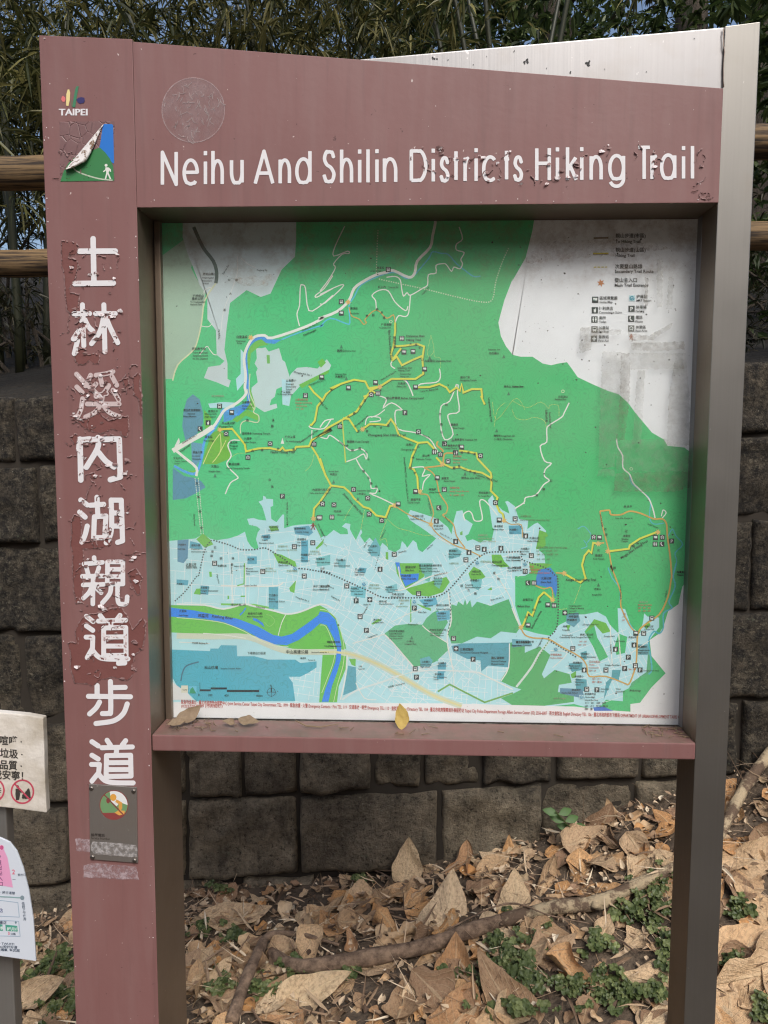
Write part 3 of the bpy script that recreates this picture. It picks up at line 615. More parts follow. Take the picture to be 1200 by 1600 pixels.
for s_, wd, c_ in (('B 675,60 675,110 660,180 645,250 570,330 555,400 520,425 430,385 390,395 330,410 260,445 200,490 170,560 100,625 0,665 A 1140,665 1040,715 845,780 800,765 740,775 700,830 680,900 690,1000 685,1070 D 690,60 640,110 570,150 540,190 500,250 440,290 350,340 262,392', 4.2, ROADW), ('D 500,250 440,290 350,340 262,392', 7.5, ROADW), ('D 275,385 330,430 400,490 400,540', 4, ROADW),
    ('B 0,505 50,440 90,370 80,345 130,290 170,285 160,272 80,300 90,240 145,125', 1.6, ROADW), ('B 0,580 30,575 130,485 120,470 0,525', 1.6, ROADW), ('B 390,425 440,420 470,440 480,500 490,535 510,515 530,530 600,490 630,470 635,410 680,400 680,355 720,345 740,350 770,390 785,365 820,375 835,345 825,320 845,280 800,265 800,230 835,200 815,130', 1.7, ROADW), ('B 530,530 520,630 500,655 460,650 440,690', 1.7, ROADW), ('B 330,610 325,560 305,530 350,500 400,505 440,570 500,620 515,595', 1.7, ROADW), ('A 1005,710 990,640 1005,590 1010,480 1025,470 1040,490 1060,620 1130,590 1200,530', 1.7, ROADW), ('A 1200,415 1150,490 1100,530 1110,540 1200,490', 1.7, ROADW),
    ('A 385,130 440,250 500,330 520,400 515,460', 5.4, (70, 98, 84)), ('A 515,460 450,560 430,700 400,820 370,865 290,940 262,1030', 2.2, (222, 232, 190)), ('A 430,710 470,715 495,695', 1.2, ROADW), ('A 640,300 640,400 600,520 560,620 545,740', 1.2, (226, 236, 234)), ('A 660,310 700,345 750,370', 1.2, (226, 236, 234)), ('A 420,880 460,830 480,850 500,875 520,880', 1.2, ROADW), ('A 445,520 450,500 480,485 490,490', 1.2, ROADW),
    ('D 655,330 610,330 585,360 605,420 580,460 590,490 640,540 640,555 600,580 570,645', 1.8, ROADW), ('D 540,290 490,360 440,470', 1.3, (220, 232, 150)), ('D 540,290 545,380 520,430 495,460', 1.3, (220, 232, 150)), ('D 575,330 530,420', 1.1, (220, 232, 150)), ('D 1060,245 1080,260 1150,260 1190,205', 1.8, ROADW), ('D 660,290 660,240 690,215 760,225 765,185 735,165 745,130 715,60 710,0 715,-60', 1.6, (214, 230, 190)), ('D 1075,330 1078,270', 1.6, ROADW), ('A 700,1080 712,1150 740,1200', 1.4, (214, 230, 190)),
    ('E 0,255 30,215 80,205', 1.8, ROADW), ('E 0,310 40,320 60,300 130,350 180,390 240,380 275,410 270,440 255,410 210,435 155,455', 1.8, ROADW), ('E 210,435 240,490 290,550 300,610 335,610 325,640 290,640 360,670 440,710', 1.8, ROADW), ('E 350,70 390,90 370,140 420,110 480,150 445,155 440,200 460,265 560,285 640,320 680,380 690,400', 1.8, ROADW), ('E 265,240 280,195 345,195 350,215 290,222', 1.6, ROADW), ('E 380,150 340,180 300,195', 1.5, ROADW), ('E 800,0 760,100 710,130 705,230 730,325 780,295 750,200 760,175 815,160 805,60 810,10 B 800,1055', 1.8, ROADW), ('E 540,490 600,485 615,500 600,540 645,530 610,570 600,620', 1.8, ROADW), ('E 850,800 840,765 870,745 890,760 905,800 945,800 950,770 935,690 960,680 1000,720 1040,770', 1.8, ROADW), ('E 1145,730 1180,705 1200,700', 1.4, ROADW), ('B 700,960 705,1010 680,1040 590,1050 560,1080', 1.8, ROADW), ('B 440,1025 500,1030 530,1080 545,1120', 1.8, ROADW), ('E 690,900 760,940', 1.4, ROADW), ('B 475,840 415,930 440,960', 1.8, ROADW),
    ('F 335,110 305,170 290,195 220,240 203,265 203,340 165,365 190,450 230,465 195,500 190,540 218,565 185,590 140,650 80,665 70,695 15,730', 1.9, ROADW), ('F 612,320 620,370 648,420 650,490 690,530 710,580 745,615 800,670 825,730 838,785', 2.0, ROADW), ('F 875,775 885,738 903,755 880,785', 1.5, ROADW),
    ('G 285,240 450,245 560,268 680,240 750,255 860,280 930,297 1010,285 1130,240 1200,265', 2.6, (236, 243, 240)), ('G 925,300 900,350 880,425', 1.2, ROADW), ('G 285,318 440,332 560,350 680,398 770,450 860,485 940,488', 1.0, (228, 240, 200)), ('G 440,410 560,420 690,440', 1.0, ROADW), ('G 545,130 700,135 870,132 910,110', 2.2, ROADW), ('G 690,0 690,240', 1.6, ROADW), ('G 610,0 612,235', 1.1, ROADW), ('G 300,462 480,470', 1.2, ROADW), ('G 800,345 830,370 860,340 840,310 810,300', .8, (150, 216, 120)),
    ('H 0,270 45,280 100,330 125,410 142,500 135,600 105,700 80,812', .9, (220, 240, 190)), ('H 0,362 35,370 70,450 88,510 75,590 45,670 10,760', .9, (220, 240, 190)), ('H 160,540 150,660 120,800', 2, ROADW), ('H 130,800 215,745 380,690 460,660', 3.0, (224, 240, 238)), ('H 380,420 430,470 550,610', 2.2, ROADW), ('H 380,415 300,440 190,470', 1.6, ROADW), ('H 530,640 640,628 780,630 930,640', 2.4, (226, 240, 238)), ('H 750,170 770,330 745,420 755,520 780,620', 1.9, ROADW), ('H 1020,50 1110,190 1140,280 1175,370', 1.5, ROADW), ('H 930,640 1050,700 1130,740', 2.0, ROADW), ('H 1110,470 1105,610 1060,690', 1.8, ROADW), ('H 600,365 640,400 745,465', 1.5, ROADW), ('H 600,265 510,300 420,345', 1.2, ROADW), ('H 440,160 500,150 640,80 750,55', 1.9, ROADW), ('H 460,20 470,90 500,150', 1.6, ROADW), ('H 780,610 782,770', 1.0, ROADW), ('H 210,700 260,790 330,800', 1.4, ROADW), ('H 460,660 700,590', 1.0, ROADW),
    ('I 0,210 20,260 40,300', 1.6, ROADW), ('I 180,360 130,420 90,490 20,580', 3.4, (216, 234, 226)), ('I 460,290 465,400 470,480', 1.6, ROADW), ('I 500,330 505,400 510,480', 1.6, ROADW), ('I 180,410 260,420 190,490', 1.3, ROADW), ('I 640,365 560,420', 1.3, ROADW)):
    M.line(spline(pts(s_), 3), wd, c_, 3.8)
M.line(spline(pts('G 310,690 320,640 345,600 415,578'), 4), 2.2, (74, 120, 128), 3.8)
M.line(pts('H 690,752 760,710 965,815 1130,760'), 2.6, (120, 180, 90), 3.8); M.line(pts('H 532,210 532,345'), 1.8, (120, 196, 90), 3.7); M.line(pts('G 683,0 680,120 640,132'), 1.8, (120, 200, 90), 3.9)
for s_, wd, c_, d_ in (('B 345,435 480,465 640,500 800,540 950,570 1010,555 1030,450 1070,330 1105,255', 1.9, (206, 230, 196), (1.9, 1.9)), ('B 330,400 335,240 340,150', 1.6, (206, 230, 196), (1.7, 2.4)), ('D 393,550 428,880', 1.3, (220, 238, 220), (1.6, 1.2)), ('D 412,550 442,880', 1.3, (220, 238, 220), (1.6, 1.2)),
    ('E 395,790 450,840 520,860 600,885 680,885', 1.0, (196, 224, 120), (1.2, 1)), ('E 195,705 160,760 140,800', 1.0, (196, 224, 120), (1.2, 1)), ('E 260,740 240,850', 1.0, (196, 224, 120), (1.2, 1)), ('F 0,95 60,130 105,135 170,105 215,145 220,125 270,125 275,190', 1.0, (196, 224, 120), (1.2, 1)), ('F 0,150 25,200 80,210 130,195 190,215 200,255', 1.0, (196, 224, 120), (1.2, 1)), ('E 1010,105 1035,210 1130,95 1170,95 1200,150', 1.0, (196, 224, 120), (1.2, 1)), ('E 1085,110 1040,150 1020,250', 1.0, (196, 224, 120), (1.2, 1)), ('B 650,765 630,860 640,890 668,850 650,765', .9, (186, 224, 130), (1, 1)), ('B 668,850 672,890 705,900 705,960', .9, (186, 224, 130), (1, 1)), ('D 690,405 640,408 605,430', 1.0, (196, 224, 120), (1, 1)), ('D 1090,410 1075,470 1040,510', 1.0, (196, 224, 120), (1, 1)), ('E 390,800 350,910 385,905 395,950', 1.0, (196, 224, 120), (1.2, 1)), ('I 325,95 290,190', 1, (196, 224, 120), (1.2, 1)), ('I 220,218 260,212', 1, (196, 224, 120), (1.2, 1)),
    ('D 500,915 600,945 660,970 740,970 800,960 850,985 920,1030 980,1075 1050,1085 1190,1110 H 0,43 100,80 200,125 280,160 370,200 500,203 620,200 700,190 760,150 830,70 880,10 E 945,1005 1000,985 1100,985 1180,985 F 60,1030 150,1060 210,1085 250,1120 I 215,80 215,260 200,320 170,355 230,395 300,440', 2.3, (66, 78, 76), (2.3, 2.1)), ('D 490,915 455,960 430,1050 415,1120 G 400,80 340,160 275,222', 2.0, (66, 78, 76), (2.2, 2.0)), ('I 230,390 320,440 350,480 362,530 440,530 520,560', 2.0, (84, 92, 80), (2.6, 1.8)), ('F 20,810 60,850 70,910', 1.4, (90, 100, 80), (2, 1.4)), ('D 1090,800 1140,920 1165,950', 1.3, (120, 160, 90), (2, 1.4)), ('I 175,360 130,430 100,490', 1.8, (90, 160, 90), (2.4, 2)), ('E 345,1000 320,1090', 1.0, INK, (2, 2)), ('H 760,170 765,300 750,420', 1.3, (70, 90, 84), (2.5, 3))):
    M.line(spline(pts(s_), 3), wd, c_, 4.3, d_)
TR = ['D 540,265 610,262 650,310 685,355 692,395 760,378 830,375 890,388 905,372 920,390 975,385 985,368 1060,365 1075,330 1190,262 E 0,305 40,260 130,210 215,160 260,90 300,35 350,15', 'B 350,1065 420,1020 490,1020 560,1020 605,990 600,900 610,830 570,815 500,825 430,830 415,870 425,915', 'B 430,830 440,740 440,690', 'B 425,910 450,890 480,940 540,910 600,885', 'B 420,915 475,840', 'D 1140,95 1110,130 1095,215 1075,240 1065,238', 'D 1060,10 1090,50 1140,95 1160,60 1200,25 B 60,1080 120,1050 150,1040 200,1025 265,1035 285,1075 350,1065', 'B 285,1075 320,1100 255,1125', 'E 135,200 170,205 220,280', 'E 255,260 290,235 340,235 390,240 415,205 440,240 460,295 500,315 575,345 630,340 670,380', 'E 680,430 715,465 770,490 820,485 870,505 950,520 1000,550 1005,580 1000,625 1040,665 1030,700 1050,745 1070,760 1078,795', 'E 815,390 860,395 915,405 925,440 1000,520 1005,550', 'E 575,345 540,420 525,490 550,500 570,545 575,620 585,630', 'E 0,435 30,530 65,595 140,605 180,640 200,670 255,720 290,730 330,770 385,780 410,715 440,710', 'E 65,595 0,690 D 1090,730 1085,790', 'D 1075,365 1110,420 1160,540 1190,595', 'B 560,1070 640,1068 700,1050 740,1070 760,1098 800,1070 820,1090 830,1050 840,1100 890,1080 945,1080 950,1125 E 945,75 965,120', 'F 565,980 685,965 690,945 750,905 855,865', 'F 500,935 475,930 465,990 450,975 425,1005 410,1060 425,1120 I 345,70 320,90 290,75 245,48', 'I 50,295 75,230 95,245 110,200 125,160 150,135 190,170']
for s_ in TR:
    P_ = pts(s_); M.line([(x+.9, y+1.0) for x, y in P_], 3.2, (70, 122, 66), 4.5); M.line(P_, 2.9, YEL, 5)
M.line(pts('E 130,205 140,330 150,460'), 2.0, (206, 226, 96), 5)
for s_, wd in (('F 515,745 570,740 580,765 640,765 690,745 760,760 830,790 880,790 905,820 910,890 925,1000 935,1120 I 745,80 730,160 690,240 620,290 590,330 585,420 580,480 555,555 540,570', 2.5), ('F 515,745 530,830 555,930 570,990 580,1050 590,1100 I 462,10 490,80 510,140 510,200 535,260 565,310 595,330', 2.1), ('F 540,930 500,935', 2.1), ('I 40,300 60,335 100,350 170,355 230,390 320,440 350,480 362,530 440,530 545,570', 2.1), ('I 205,45 245,47', 2), ('I 110,105 150,120 185,115 192,170', 1.8), ('E 610,490 700,480 720,470 730,410 780,405', 2.4), ('E 690,335 685,360 715,385 720,400', 2.6), ('E 610,490 660,520 685,570 700,640 745,710 740,755 720,770 780,820 800,890 850,960', 1.9), ('E 585,645 630,650 650,700 665,760 650,820 690,880 780,940 860,970 945,1010', 1.7), ('E 440,715 530,770 650,820', 1.5), ('B 170,600 185,650 230,670 255,700 272,690 265,670 330,615 390,665 430,645 440,690', 1.5), ('E 1080,800 1120,822 1180,825 1185,900', 1.3)):
    M.line(spline(pts(s_), 3), wd, ORA, 4.8)
for s_ in ('A 720,778', 'B 165,570', 'D 538,268', 'D 1087,788', 'E 250,265', 'E 717,470', 'E 585,630', 'E 437,712', 'E 650,822', 'E 1078,800', 'B 350,1068', 'F 855,868', 'F 505,935', 'F 562,980', 'I 245,47', 'I 190,172', 'I 42,300'):
    x, y = pts(s_)[0]; M.star(x, y, 5.2, (232, 196, 116), 6)
x, y = pts('C 520,458')[0]; M.star(x, y, 6.5, (206, 142, 92), 6, 6)
for s_ in ('B 125,830', 'D 510,535', 'E 80,572', 'E 222,672', 'E 575,362', 'E 778,325', 'E 850,525', 'E 1035,272', 'B 1077,888', 'E 1105,55', 'B 643,895', 'B 155,1015', 'H 537,435', 'I 405,100'):
    x, y = pts(s_)[0]; M.poly([(x-2.6, y+3), (x+2.6, y+3), (x, y-3)], (62, 132, 92), 5.5)
for s_ in ('F 298,43', 'F 698,497', 'B 415,685'):
    x, y = pts(s_)[0]; M.line([(x+2.4*math.cos(k*1.2566-1.57), y+2.4*math.sin(k*1.2566-1.57)) for k in range(6)], .8, (214, 240, 200), 5.5)
# pictograms
IW = (232, 240, 236); IB = (44, 56, 56)
def icon(x, y, k, r=3.9, bgc=IB):
    M.box(x-r, y-r, x+r, y+r, bgc, 6); q = r/4.
    if k == 'G': M.box(x-2.6*q, y-2.4*q, x+2.6*q, y+.9*q, IW, 6.5); M.box(x-2.6*q, y-.4*q, x-.4*q, y+.9*q, (150, 190, 176), 6.8)
    if k == 'C': M.poly([(x-1.6*q, y-1.2*q), (x+1.6*q, y-1.2*q), (x+1.2*q, y+2.8*q), (x-1.2*q, y+2.8*q)], IW, 6.5); M.line([(x+.3*q, y-1.4*q), (x+.9*q, y-3*q)], .7*q, IW, 6.5)
    if k == 'T':
        for d in (-1.6*q, 1.6*q): M.disc(x+d, y-2.2*q, .8*q, .8*q, IW, 6.5, 8); M.box(x+d-1.0*q, y-1.2*q, x+d+1.0*q, y+1.0*q, IW, 6.5); M.box(x+d-.6*q, y+.9*q, x+d+.6*q, y+3*q, IW, 6.5)
    if k == 'B': M.box(x-2.3*q, y-2.7*q, x+2.3*q, y+2.1*q, IW, 6.5); M.box(x-1.7*q, y-2*q, x+1.7*q, y-.1*q, IB, 6.8); M.box(x-1.8*q, y+2*q, x-.8*q, y+2.9*q, IW, 6.5); M.box(x+.8*q, y+2*q, x+1.8*q, y+2.9*q, IW, 6.5)
    if k == 'F': M.box(x-2.6*q, y-.8*q, x+2.6*q, y+.8*q, IW, 6.5); M.box(x-.8*q, y-2.6*q, x+.8*q, y+2.6*q, IW, 6.6)
    if k == 'P': M.text(x-2.0*q, y+2.8*q, 7.6*q, 'P', IW, 6.5)
    if k == 'H': M.line(spline([(x-1.3*q, y-2.6*q), (x-1.7*q, y-.6*q), (x-.4*q, y+1.6*q), (x+1.5*q, y+2.4*q)], 3), 1.3*q, IW, 6.5); M.line([(x-1.6*q, y-2.5*q), (x-.4*q, y-2*q)], 1.5*q, IW, 6.5)
    if k == 'R': M.line([(x-2.8*q, y-.3*q), (x, y-2.6*q), (x+2.8*q, y-.3*q)], .9*q, IW, 6.5); M.line([(x-1.8*q, y-.3*q), (x-1.8*q, y+2.6*q)], .7*q, IW, 6.5); M.line([(x+1.8*q, y-.3*q), (x+1.8*q, y+2.6*q)], .7*q, IW, 6.5); M.line([(x-2*q, y+1*q), (x+2*q, y+1*q)], .8*q, IW, 6.5)
ICONS = '''A 1135,1010G B 400,380B 125,568B 125,635G 480,783T 492,863G 545,860G 613,963G 325,1042G 340,1105T 300,1113R 167,1073G 560,1068G 10,1010G D 537,130B 608,167G 470,227C 423,263H 575,292R 833,350R 703,430R 1090,353R 1040,67B 905,657P 1140,703R 1118,785G 1083,930B 975,953B 508,1050B 790,1098B 1033,1125B
E 117,248R 498,168P 577,280R 730,350R 830,370G 670,398T 705,412R 795,402T 940,420R 750,452B 687,550G 560,630G 728,618B 197,618R 280,668R 458,703G 82,708R 15,702R 288,762R 362,800R 70,780T 0,782T 697,725H 682,803C 1028,695R 1050,797G 1143,790B 795,922C 435,997B 873,987C 925,960B 962,968C 1060,962C 855,1030B 352,1085C
F 80,890C 113,1005B 77,1097R 478,897R 512,900G 840,900G 880,898R 838,938T 878,938H 935,920P H 157,133B 212,220P 292,213F 235,312B 272,393P 578,178B 553,262P 783,440B 797,500F 897,562P 558,618B 565,667P I 75,92H 103,92T 168,195G 197,198T 75,290G 248,232F 655,257B 580,328G 617,328B 572,383C 485,403C 545,440P 578,480B 528,493P 600,500P 440,500B 338,500C 285,400B 350,590B 398,593P'''
o_ = 'A'
for tok in ICONS.split():
    if tok in OR: o_ = tok
    else: x, y = pts(o_+' '+tok[:-1])[0]; icon(x, y, tok[-1])
for s_, k in (('C 487,557', 'G'), ('C 485,618', 'C'), ('C 483,672', 'T'), ('C 700,610', 'P'), ('C 698,668', 'H')): icon(*pts(s_)[0], k, 4.9)
for s_, k in (('C 483,730', 'B'), ('C 480,785', 'F'), ('C 698,725', 'R')): icon(*pts(s_)[0], k, 4.9, (112, 116, 112))
for s_ in ('C 703,548', 'D 980,1083', 'I 205,403', 'I 325,627', 'H 553,226', 'H 258,122', 'F 77,1055', 'E 922,1048'):
    x, y = pts(s_)[0]; r = 4.6 if s_[0] == 'C' else 3.4; M.box(x-r, y-r, x+r, y+r, (190, 226, 230), 6); M.line([(x+r*.7*math.cos(a*.6), y+r*.6*math.sin(a*.6)) for a in range(10)], r*.3, (40, 150, 176), 6.5); M.line([(x-r*.4, y+r*.3), (x+r*.5, y-r*.2)], r*.28, (40, 150, 176), 6.5)
# walker mark at the foot of a trail and one in the legend
def walker(x, y, q, col):
    M.disc(x, y-3.6*q, .9*q, .9*q, col, 6.6, 10); M.poly([(x-1.2*q, y-2.6*q), (x+1.2*q, y-2.6*q), (x+.9*q, y+.6*q), (x-.9*q, y+.6*q)], col, 6.6)
    M.line([(x-.6*q, y), (x-2*q, y+3.6*q)], 1*q, col, 6.6); M.line([(x+.6*q, y), (x+1.9*q, y+3.6*q)], 1*q, col, 6.6); M.line([(x-1*q, y-2.2*q), (x-2.8*q, y-.2*q)], .8*q, col, 6.6); M.line([(x+1*q, y-2.2*q), (x+2.7*q, y-.4*q)], .8*q, col, 6.6)
walker(*pts('D 1085,835')[0], 1.35, (150, 62, 52)); walker(*pts('C 698,776')[0], 1.2, (190, 140, 120))
# scale bar, north point, panel frame, small emblems
M.line(pts('G 422,744 485,744'), 3.0, (44, 56, 58), 6); M.line(pts('G 485,733 580,733'), 3.0, (44, 56, 58), 6); M.line(pts('G 580,748 768,748'), 3.4, (44, 56, 58), 6); M.line(pts('G 422,698 422,752'), .7, (44, 56, 58), 6); M.line(pts('G 768,735 768,755'), .7, (44, 56, 58), 6)
cx, cy = pts('G 840,755')[0]; M.line([(cx+6.4*math.cos(k*.3142), cy+6.4*math.sin(k*.3142)) for k in range(21)], .7, (50, 70, 72), 6); M.line([(cx, cy-9), (cx, cy+8)], .7, (50, 70, 72), 6); M.line([(cx-8, cy), (cx+8, cy)], .7, (50, 70, 72), 6); M.line([(cx, cy-7), (cx, cy)], 1.8, (40, 52, 54), 6.2)
M.box(*pts('G 312,716')[0], *pts('G 352,758')[0], (222, 226, 206), 6); M.box(*pts('G 358,720')[0], *pts('G 402,762')[0], (110, 190, 200), 6); M.poly(pts('G 360,762 365,738 380,725 400,762'), (64, 160, 110), 6.3)
M.poly(pts('G 200,800 200,690 285,715 350,760 380,800'), (226, 232, 230), 5.5)
# lettering printed on the map: enlargement, x, baseline, size, text [, turn, ink]
RED = (196, 116, 96); FAINT = (150, 172, 140); LEG = (44, 48, 46); BLUE = (60, 120, 190)
TX = []
def T(o, x, y, s, body, ang=0, ink=INK): TX.append((o, x, y, s, body, ang, ink))
for a in ((605, 192, 28, '親山步道(市區)'), (605, 224, 25, 'To Hiking Trail'), (605, 275, 28, '親山步道(山區)'), (605, 306, 25, 'Hiking Trail'), (602, 372, 28, '次要登山路線'), (602, 399, 26, 'Secondary Trail Route'), (600, 452, 28, '登山主入口'), (600, 480, 26, 'Main Trail Entrance'),
          (512, 555, 22, '區域導覽圖'), (512, 576, 18, 'Guide Map'), (508, 615, 22, '便利商店'), (508, 637, 18, 'Convenience Store'), (510, 670, 21, '廁所'), (510, 692, 18, 'Toilet'), (508, 728, 21, '公車站'), (506, 748, 18, 'Bus Stop'), (506, 782, 21, '急救站'), (505, 803, 18, 'First Aid'), (728, 546, 22, '捷運站'), (728, 567, 18, 'MRT Station'), (725, 608, 22, '停車場'), (723, 629, 18, 'Parking'), (724, 667, 21, '電話'), (722, 690, 18, 'Phone'), (724, 725, 21, '休憩區'), (722, 744, 18, 'Rest Area')): T('C', *a, 0, LEG)
for a in ((380, 540, 17, '往陽明山'), (375, 557, 17, '國家公園'), (365, 573, 13, 'To Yangmingshan'), (365, 588, 13, 'National Park'), (375, 850, 17, '陽明教養院'), (380, 870, 14, 'Taipei Municipal'), (380, 888, 14, 'Yangming Home'), (380, 906, 14, 'for the Disabled'), (635, 780, 17, '白雪溪橋'), (632, 802, 12, 'Waishuangxi'), (640, 815, 12, 'Bridge'), (925, 1035, 16, '雙溪國小'), (925, 1054, 14, 'Shuangxi'), (925, 1070, 14, 'Elementary'), (925, 1086, 14, 'School'), (755, 388, 13, 'Pingjiang Rd.'), (440, 412, 16, '陽明山國小'), (435, 432, 13, 'Yangmingshan'), (435, 450, 13, 'Elementary'), (440, 466, 13, 'School')): T('A', *a)
for a in ((1020, 742, 14, 'Zhishan Rd. Sec. 2', 24), (1030, 770, 17, 'Neishuangxi', 24), (560, 410, 14, 'Kaixuan Rd.', 58), (537, 790, 14, 'Yangde Rd.', 88), (970, 982, 14, 'Zhongshe Rd. Sec. 1', -12), (1060, 1060, 13, 'Zhongshe Rd. Sec. 2', 18)): T('A', *a)
for a in ((333, 375, 15, '兩溪橋'), (292, 392, 12, 'Liangxi Bridge'), (340, 488, 16, '願心內'), (400, 488, 13, 'Yuanxin Rd.'), (178, 612, 15, '聖溪橋'), (178, 640, 12, 'Bird Bridge'), (358, 708, 16, '往至善路'), (345, 724, 12, 'To Zhishan Rd.'), (505, 775, 19, 'Daluntou Shan'), (505, 798, 19, 'Hiking Trail'), (100, 860, 16, '鵝尾山'), (148, 860, 13, 'Shiziro Shan'), (612, 920, 16, '大崙頭山 Daluntou Shan'), (455, 960, 15, 'Daluntou Shan'), (458, 975, 15, 'Hiking Trail'), (88, 996, 12, 'Dalunwei Shan'), (88, 1012, 16, '大崙尾山'), (985, 852, 12, 'Dalunchui Shan'), (988, 875, 16, '白石湖山'), (822, 1016, 15, '碧光靜舍'), (820, 1032, 13, 'Hongguang Temple'), (1078, 1070, 14, '鯉魚山 Yuishan Shan'), (455, 1052, 16, '大崙湖'), (450, 1068, 13, 'Dalun Lake'), (470, 995, 11, 'Daluntou Shan'), (470, 1010, 11, 'Hiking Trail')): T('B', *a)
for a in ((400, 735, 18, 'Bihu Natural Hiking Trail', -86), (430, 770, 18, '碧湖步道', -88), (590, 1098, 14, 'Lane 41, Bishan Rd.', 8), (360, 1030, 13, 'Neihu Rural Road', 30), (600, 530, 11, 'Pingding Canal', 48)): T('B', *a)
for a in ((325, 158, 15, '國立故宮博物院'), (350, 178, 13, 'National'), (325, 194, 13, 'Palace Museum'), (470, 165, 15, '衛理女中'), (450, 180, 14, 'Wesley Girls'), (450, 196, 14, 'High School'), (668, 112, 15, '至善國中'), (668, 132, 12, 'Zhishan Junior'), (668, 148, 12, 'High School'), (550, 235, 16, '外雙溪公園'), (535, 253, 15, 'Shuangxi Park'), (450, 315, 16, '望溪橋'), (445, 336, 14, 'Fuxi Bridge'), (668, 295, 15, '圓明禪寺 Yuanming Temple'), (680, 325, 16, '九蓮寺'), (680, 345, 13, 'Jiulian Temple'), (597, 348, 16, '遠光寺'), (597, 366, 13, 'Yongguan'), (597, 382, 13, 'Temple'), (920, 315, 16, '往外雙溪'), (925, 340, 13, 'To Waishuangxi'), (835, 405, 20, 'Neihu Hiking Trail'), (380, 405, 15, '東吳大學'), (378, 425, 13, 'Soochow'), (378, 443, 13, 'University'), (590, 475, 17, '鄭成功廟'), (577, 497, 13, 'Zheng Cheng-gong Temple'), (488, 488, 16, '文間山'), (472, 516, 13, 'Wenjian Shan'), (1080, 625, 16, '內湖清代採石場'), (1065, 642, 11, 'Neihu Qing Dynasty Quarry'), (265, 440, 15, '文化中心'), (275, 456, 12, 'Future Culture'), (270, 470, 12, 'Center'), (895, 52, 15, '往雙溪橋'), (875, 64, 12, 'To Shuangxi Bridge'), (825, 842, 15, '文湖公園'), (822, 860, 13, 'Wenhu Park'), (780, 900, 15, '文湖國小'), (785, 918, 12, 'Wenhu'), (768, 935, 12, 'Elementary School'), (340, 1062, 16, '大直公園'), (340, 1080, 15, 'DaZhi Park'), (370, 950, 14, '道明外僑'), (370, 970, 12, 'Dominican'), (370, 986, 12, 'International School'), (975, 852, 14, '衛理神學院'), (988, 870, 12, 'Kinship College'), (992, 915, 14, '西湖國中'), (992, 932, 12, 'Xihu Junior'), (992, 948, 12, 'High School'), (1012, 1005, 14, '西湖國小'), (1012, 1022, 12, 'Xihu'), (1012, 1038, 12, 'Elementary'), (1100, 1030, 14, '方濟高中'), (1098, 1048, 12, 'Fudan High School'), (880, 1050, 15, '港墘公園'), (882, 1066, 13, 'GanZi Park'), (525, 1070, 14, '敬業三路'), (622, 1070, 12, 'Lequn 3rd Rd.'), (700, 1032, 14, '美麗華'), (692, 1085, 13, 'Miramar'), (692, 1100, 13, 'Entertainment'), (692, 1115, 13, 'Park'), (295, 945, 12, '大直國中'), (290, 970, 11, 'Dazhi High')): T('D', *a)
for a in ((310, 402, 15, 'Waishuangxi', 38), (385, 760, 13, 'Zijiang Tunnel', -88), (1010, 345, 15, 'Daluntou Hiking Trail', 34), (1120, 100, 15, 'Hiking Trail', -48), (930, 690, 13, 'Neihu Rd. Sec. 1 Lane 47', -90), (1112, 820, 12, 'Neihu Rd. Sec. 1', -66), (320, 350, 14, 'Zhishan Rd. Sec. 1', 30)): T('D', *a)
for a in ((980, 96, 13, '雙溪社區七站', 0, RED), (980, 114, 12, 'Shuangxi Community', 0, RED), (985, 132, 12, 'First Bus Stop', 0, RED), (985, 150, 12, '213 · 255', 0, RED), (490, 75, 13, '故宮博物院站', 0, FAINT), (880, 955, 12, '西湖國中站', 0, FAINT), (870, 975, 12, 'Xihu Junior High Bus Stop', 0, FAINT), (1065, 985, 12, '方濟高中站', 0, FAINT), (1060, 1000, 12, '214 · 247 · 256', 0, FAINT), (805, 1085, 12, '美麗華站', 0, FAINT), (805, 1100, 12, 'Miramar Park', 0, FAINT), (930, 1100, 13, '捷運港墘站', 0, FAINT)): T('D', *a)
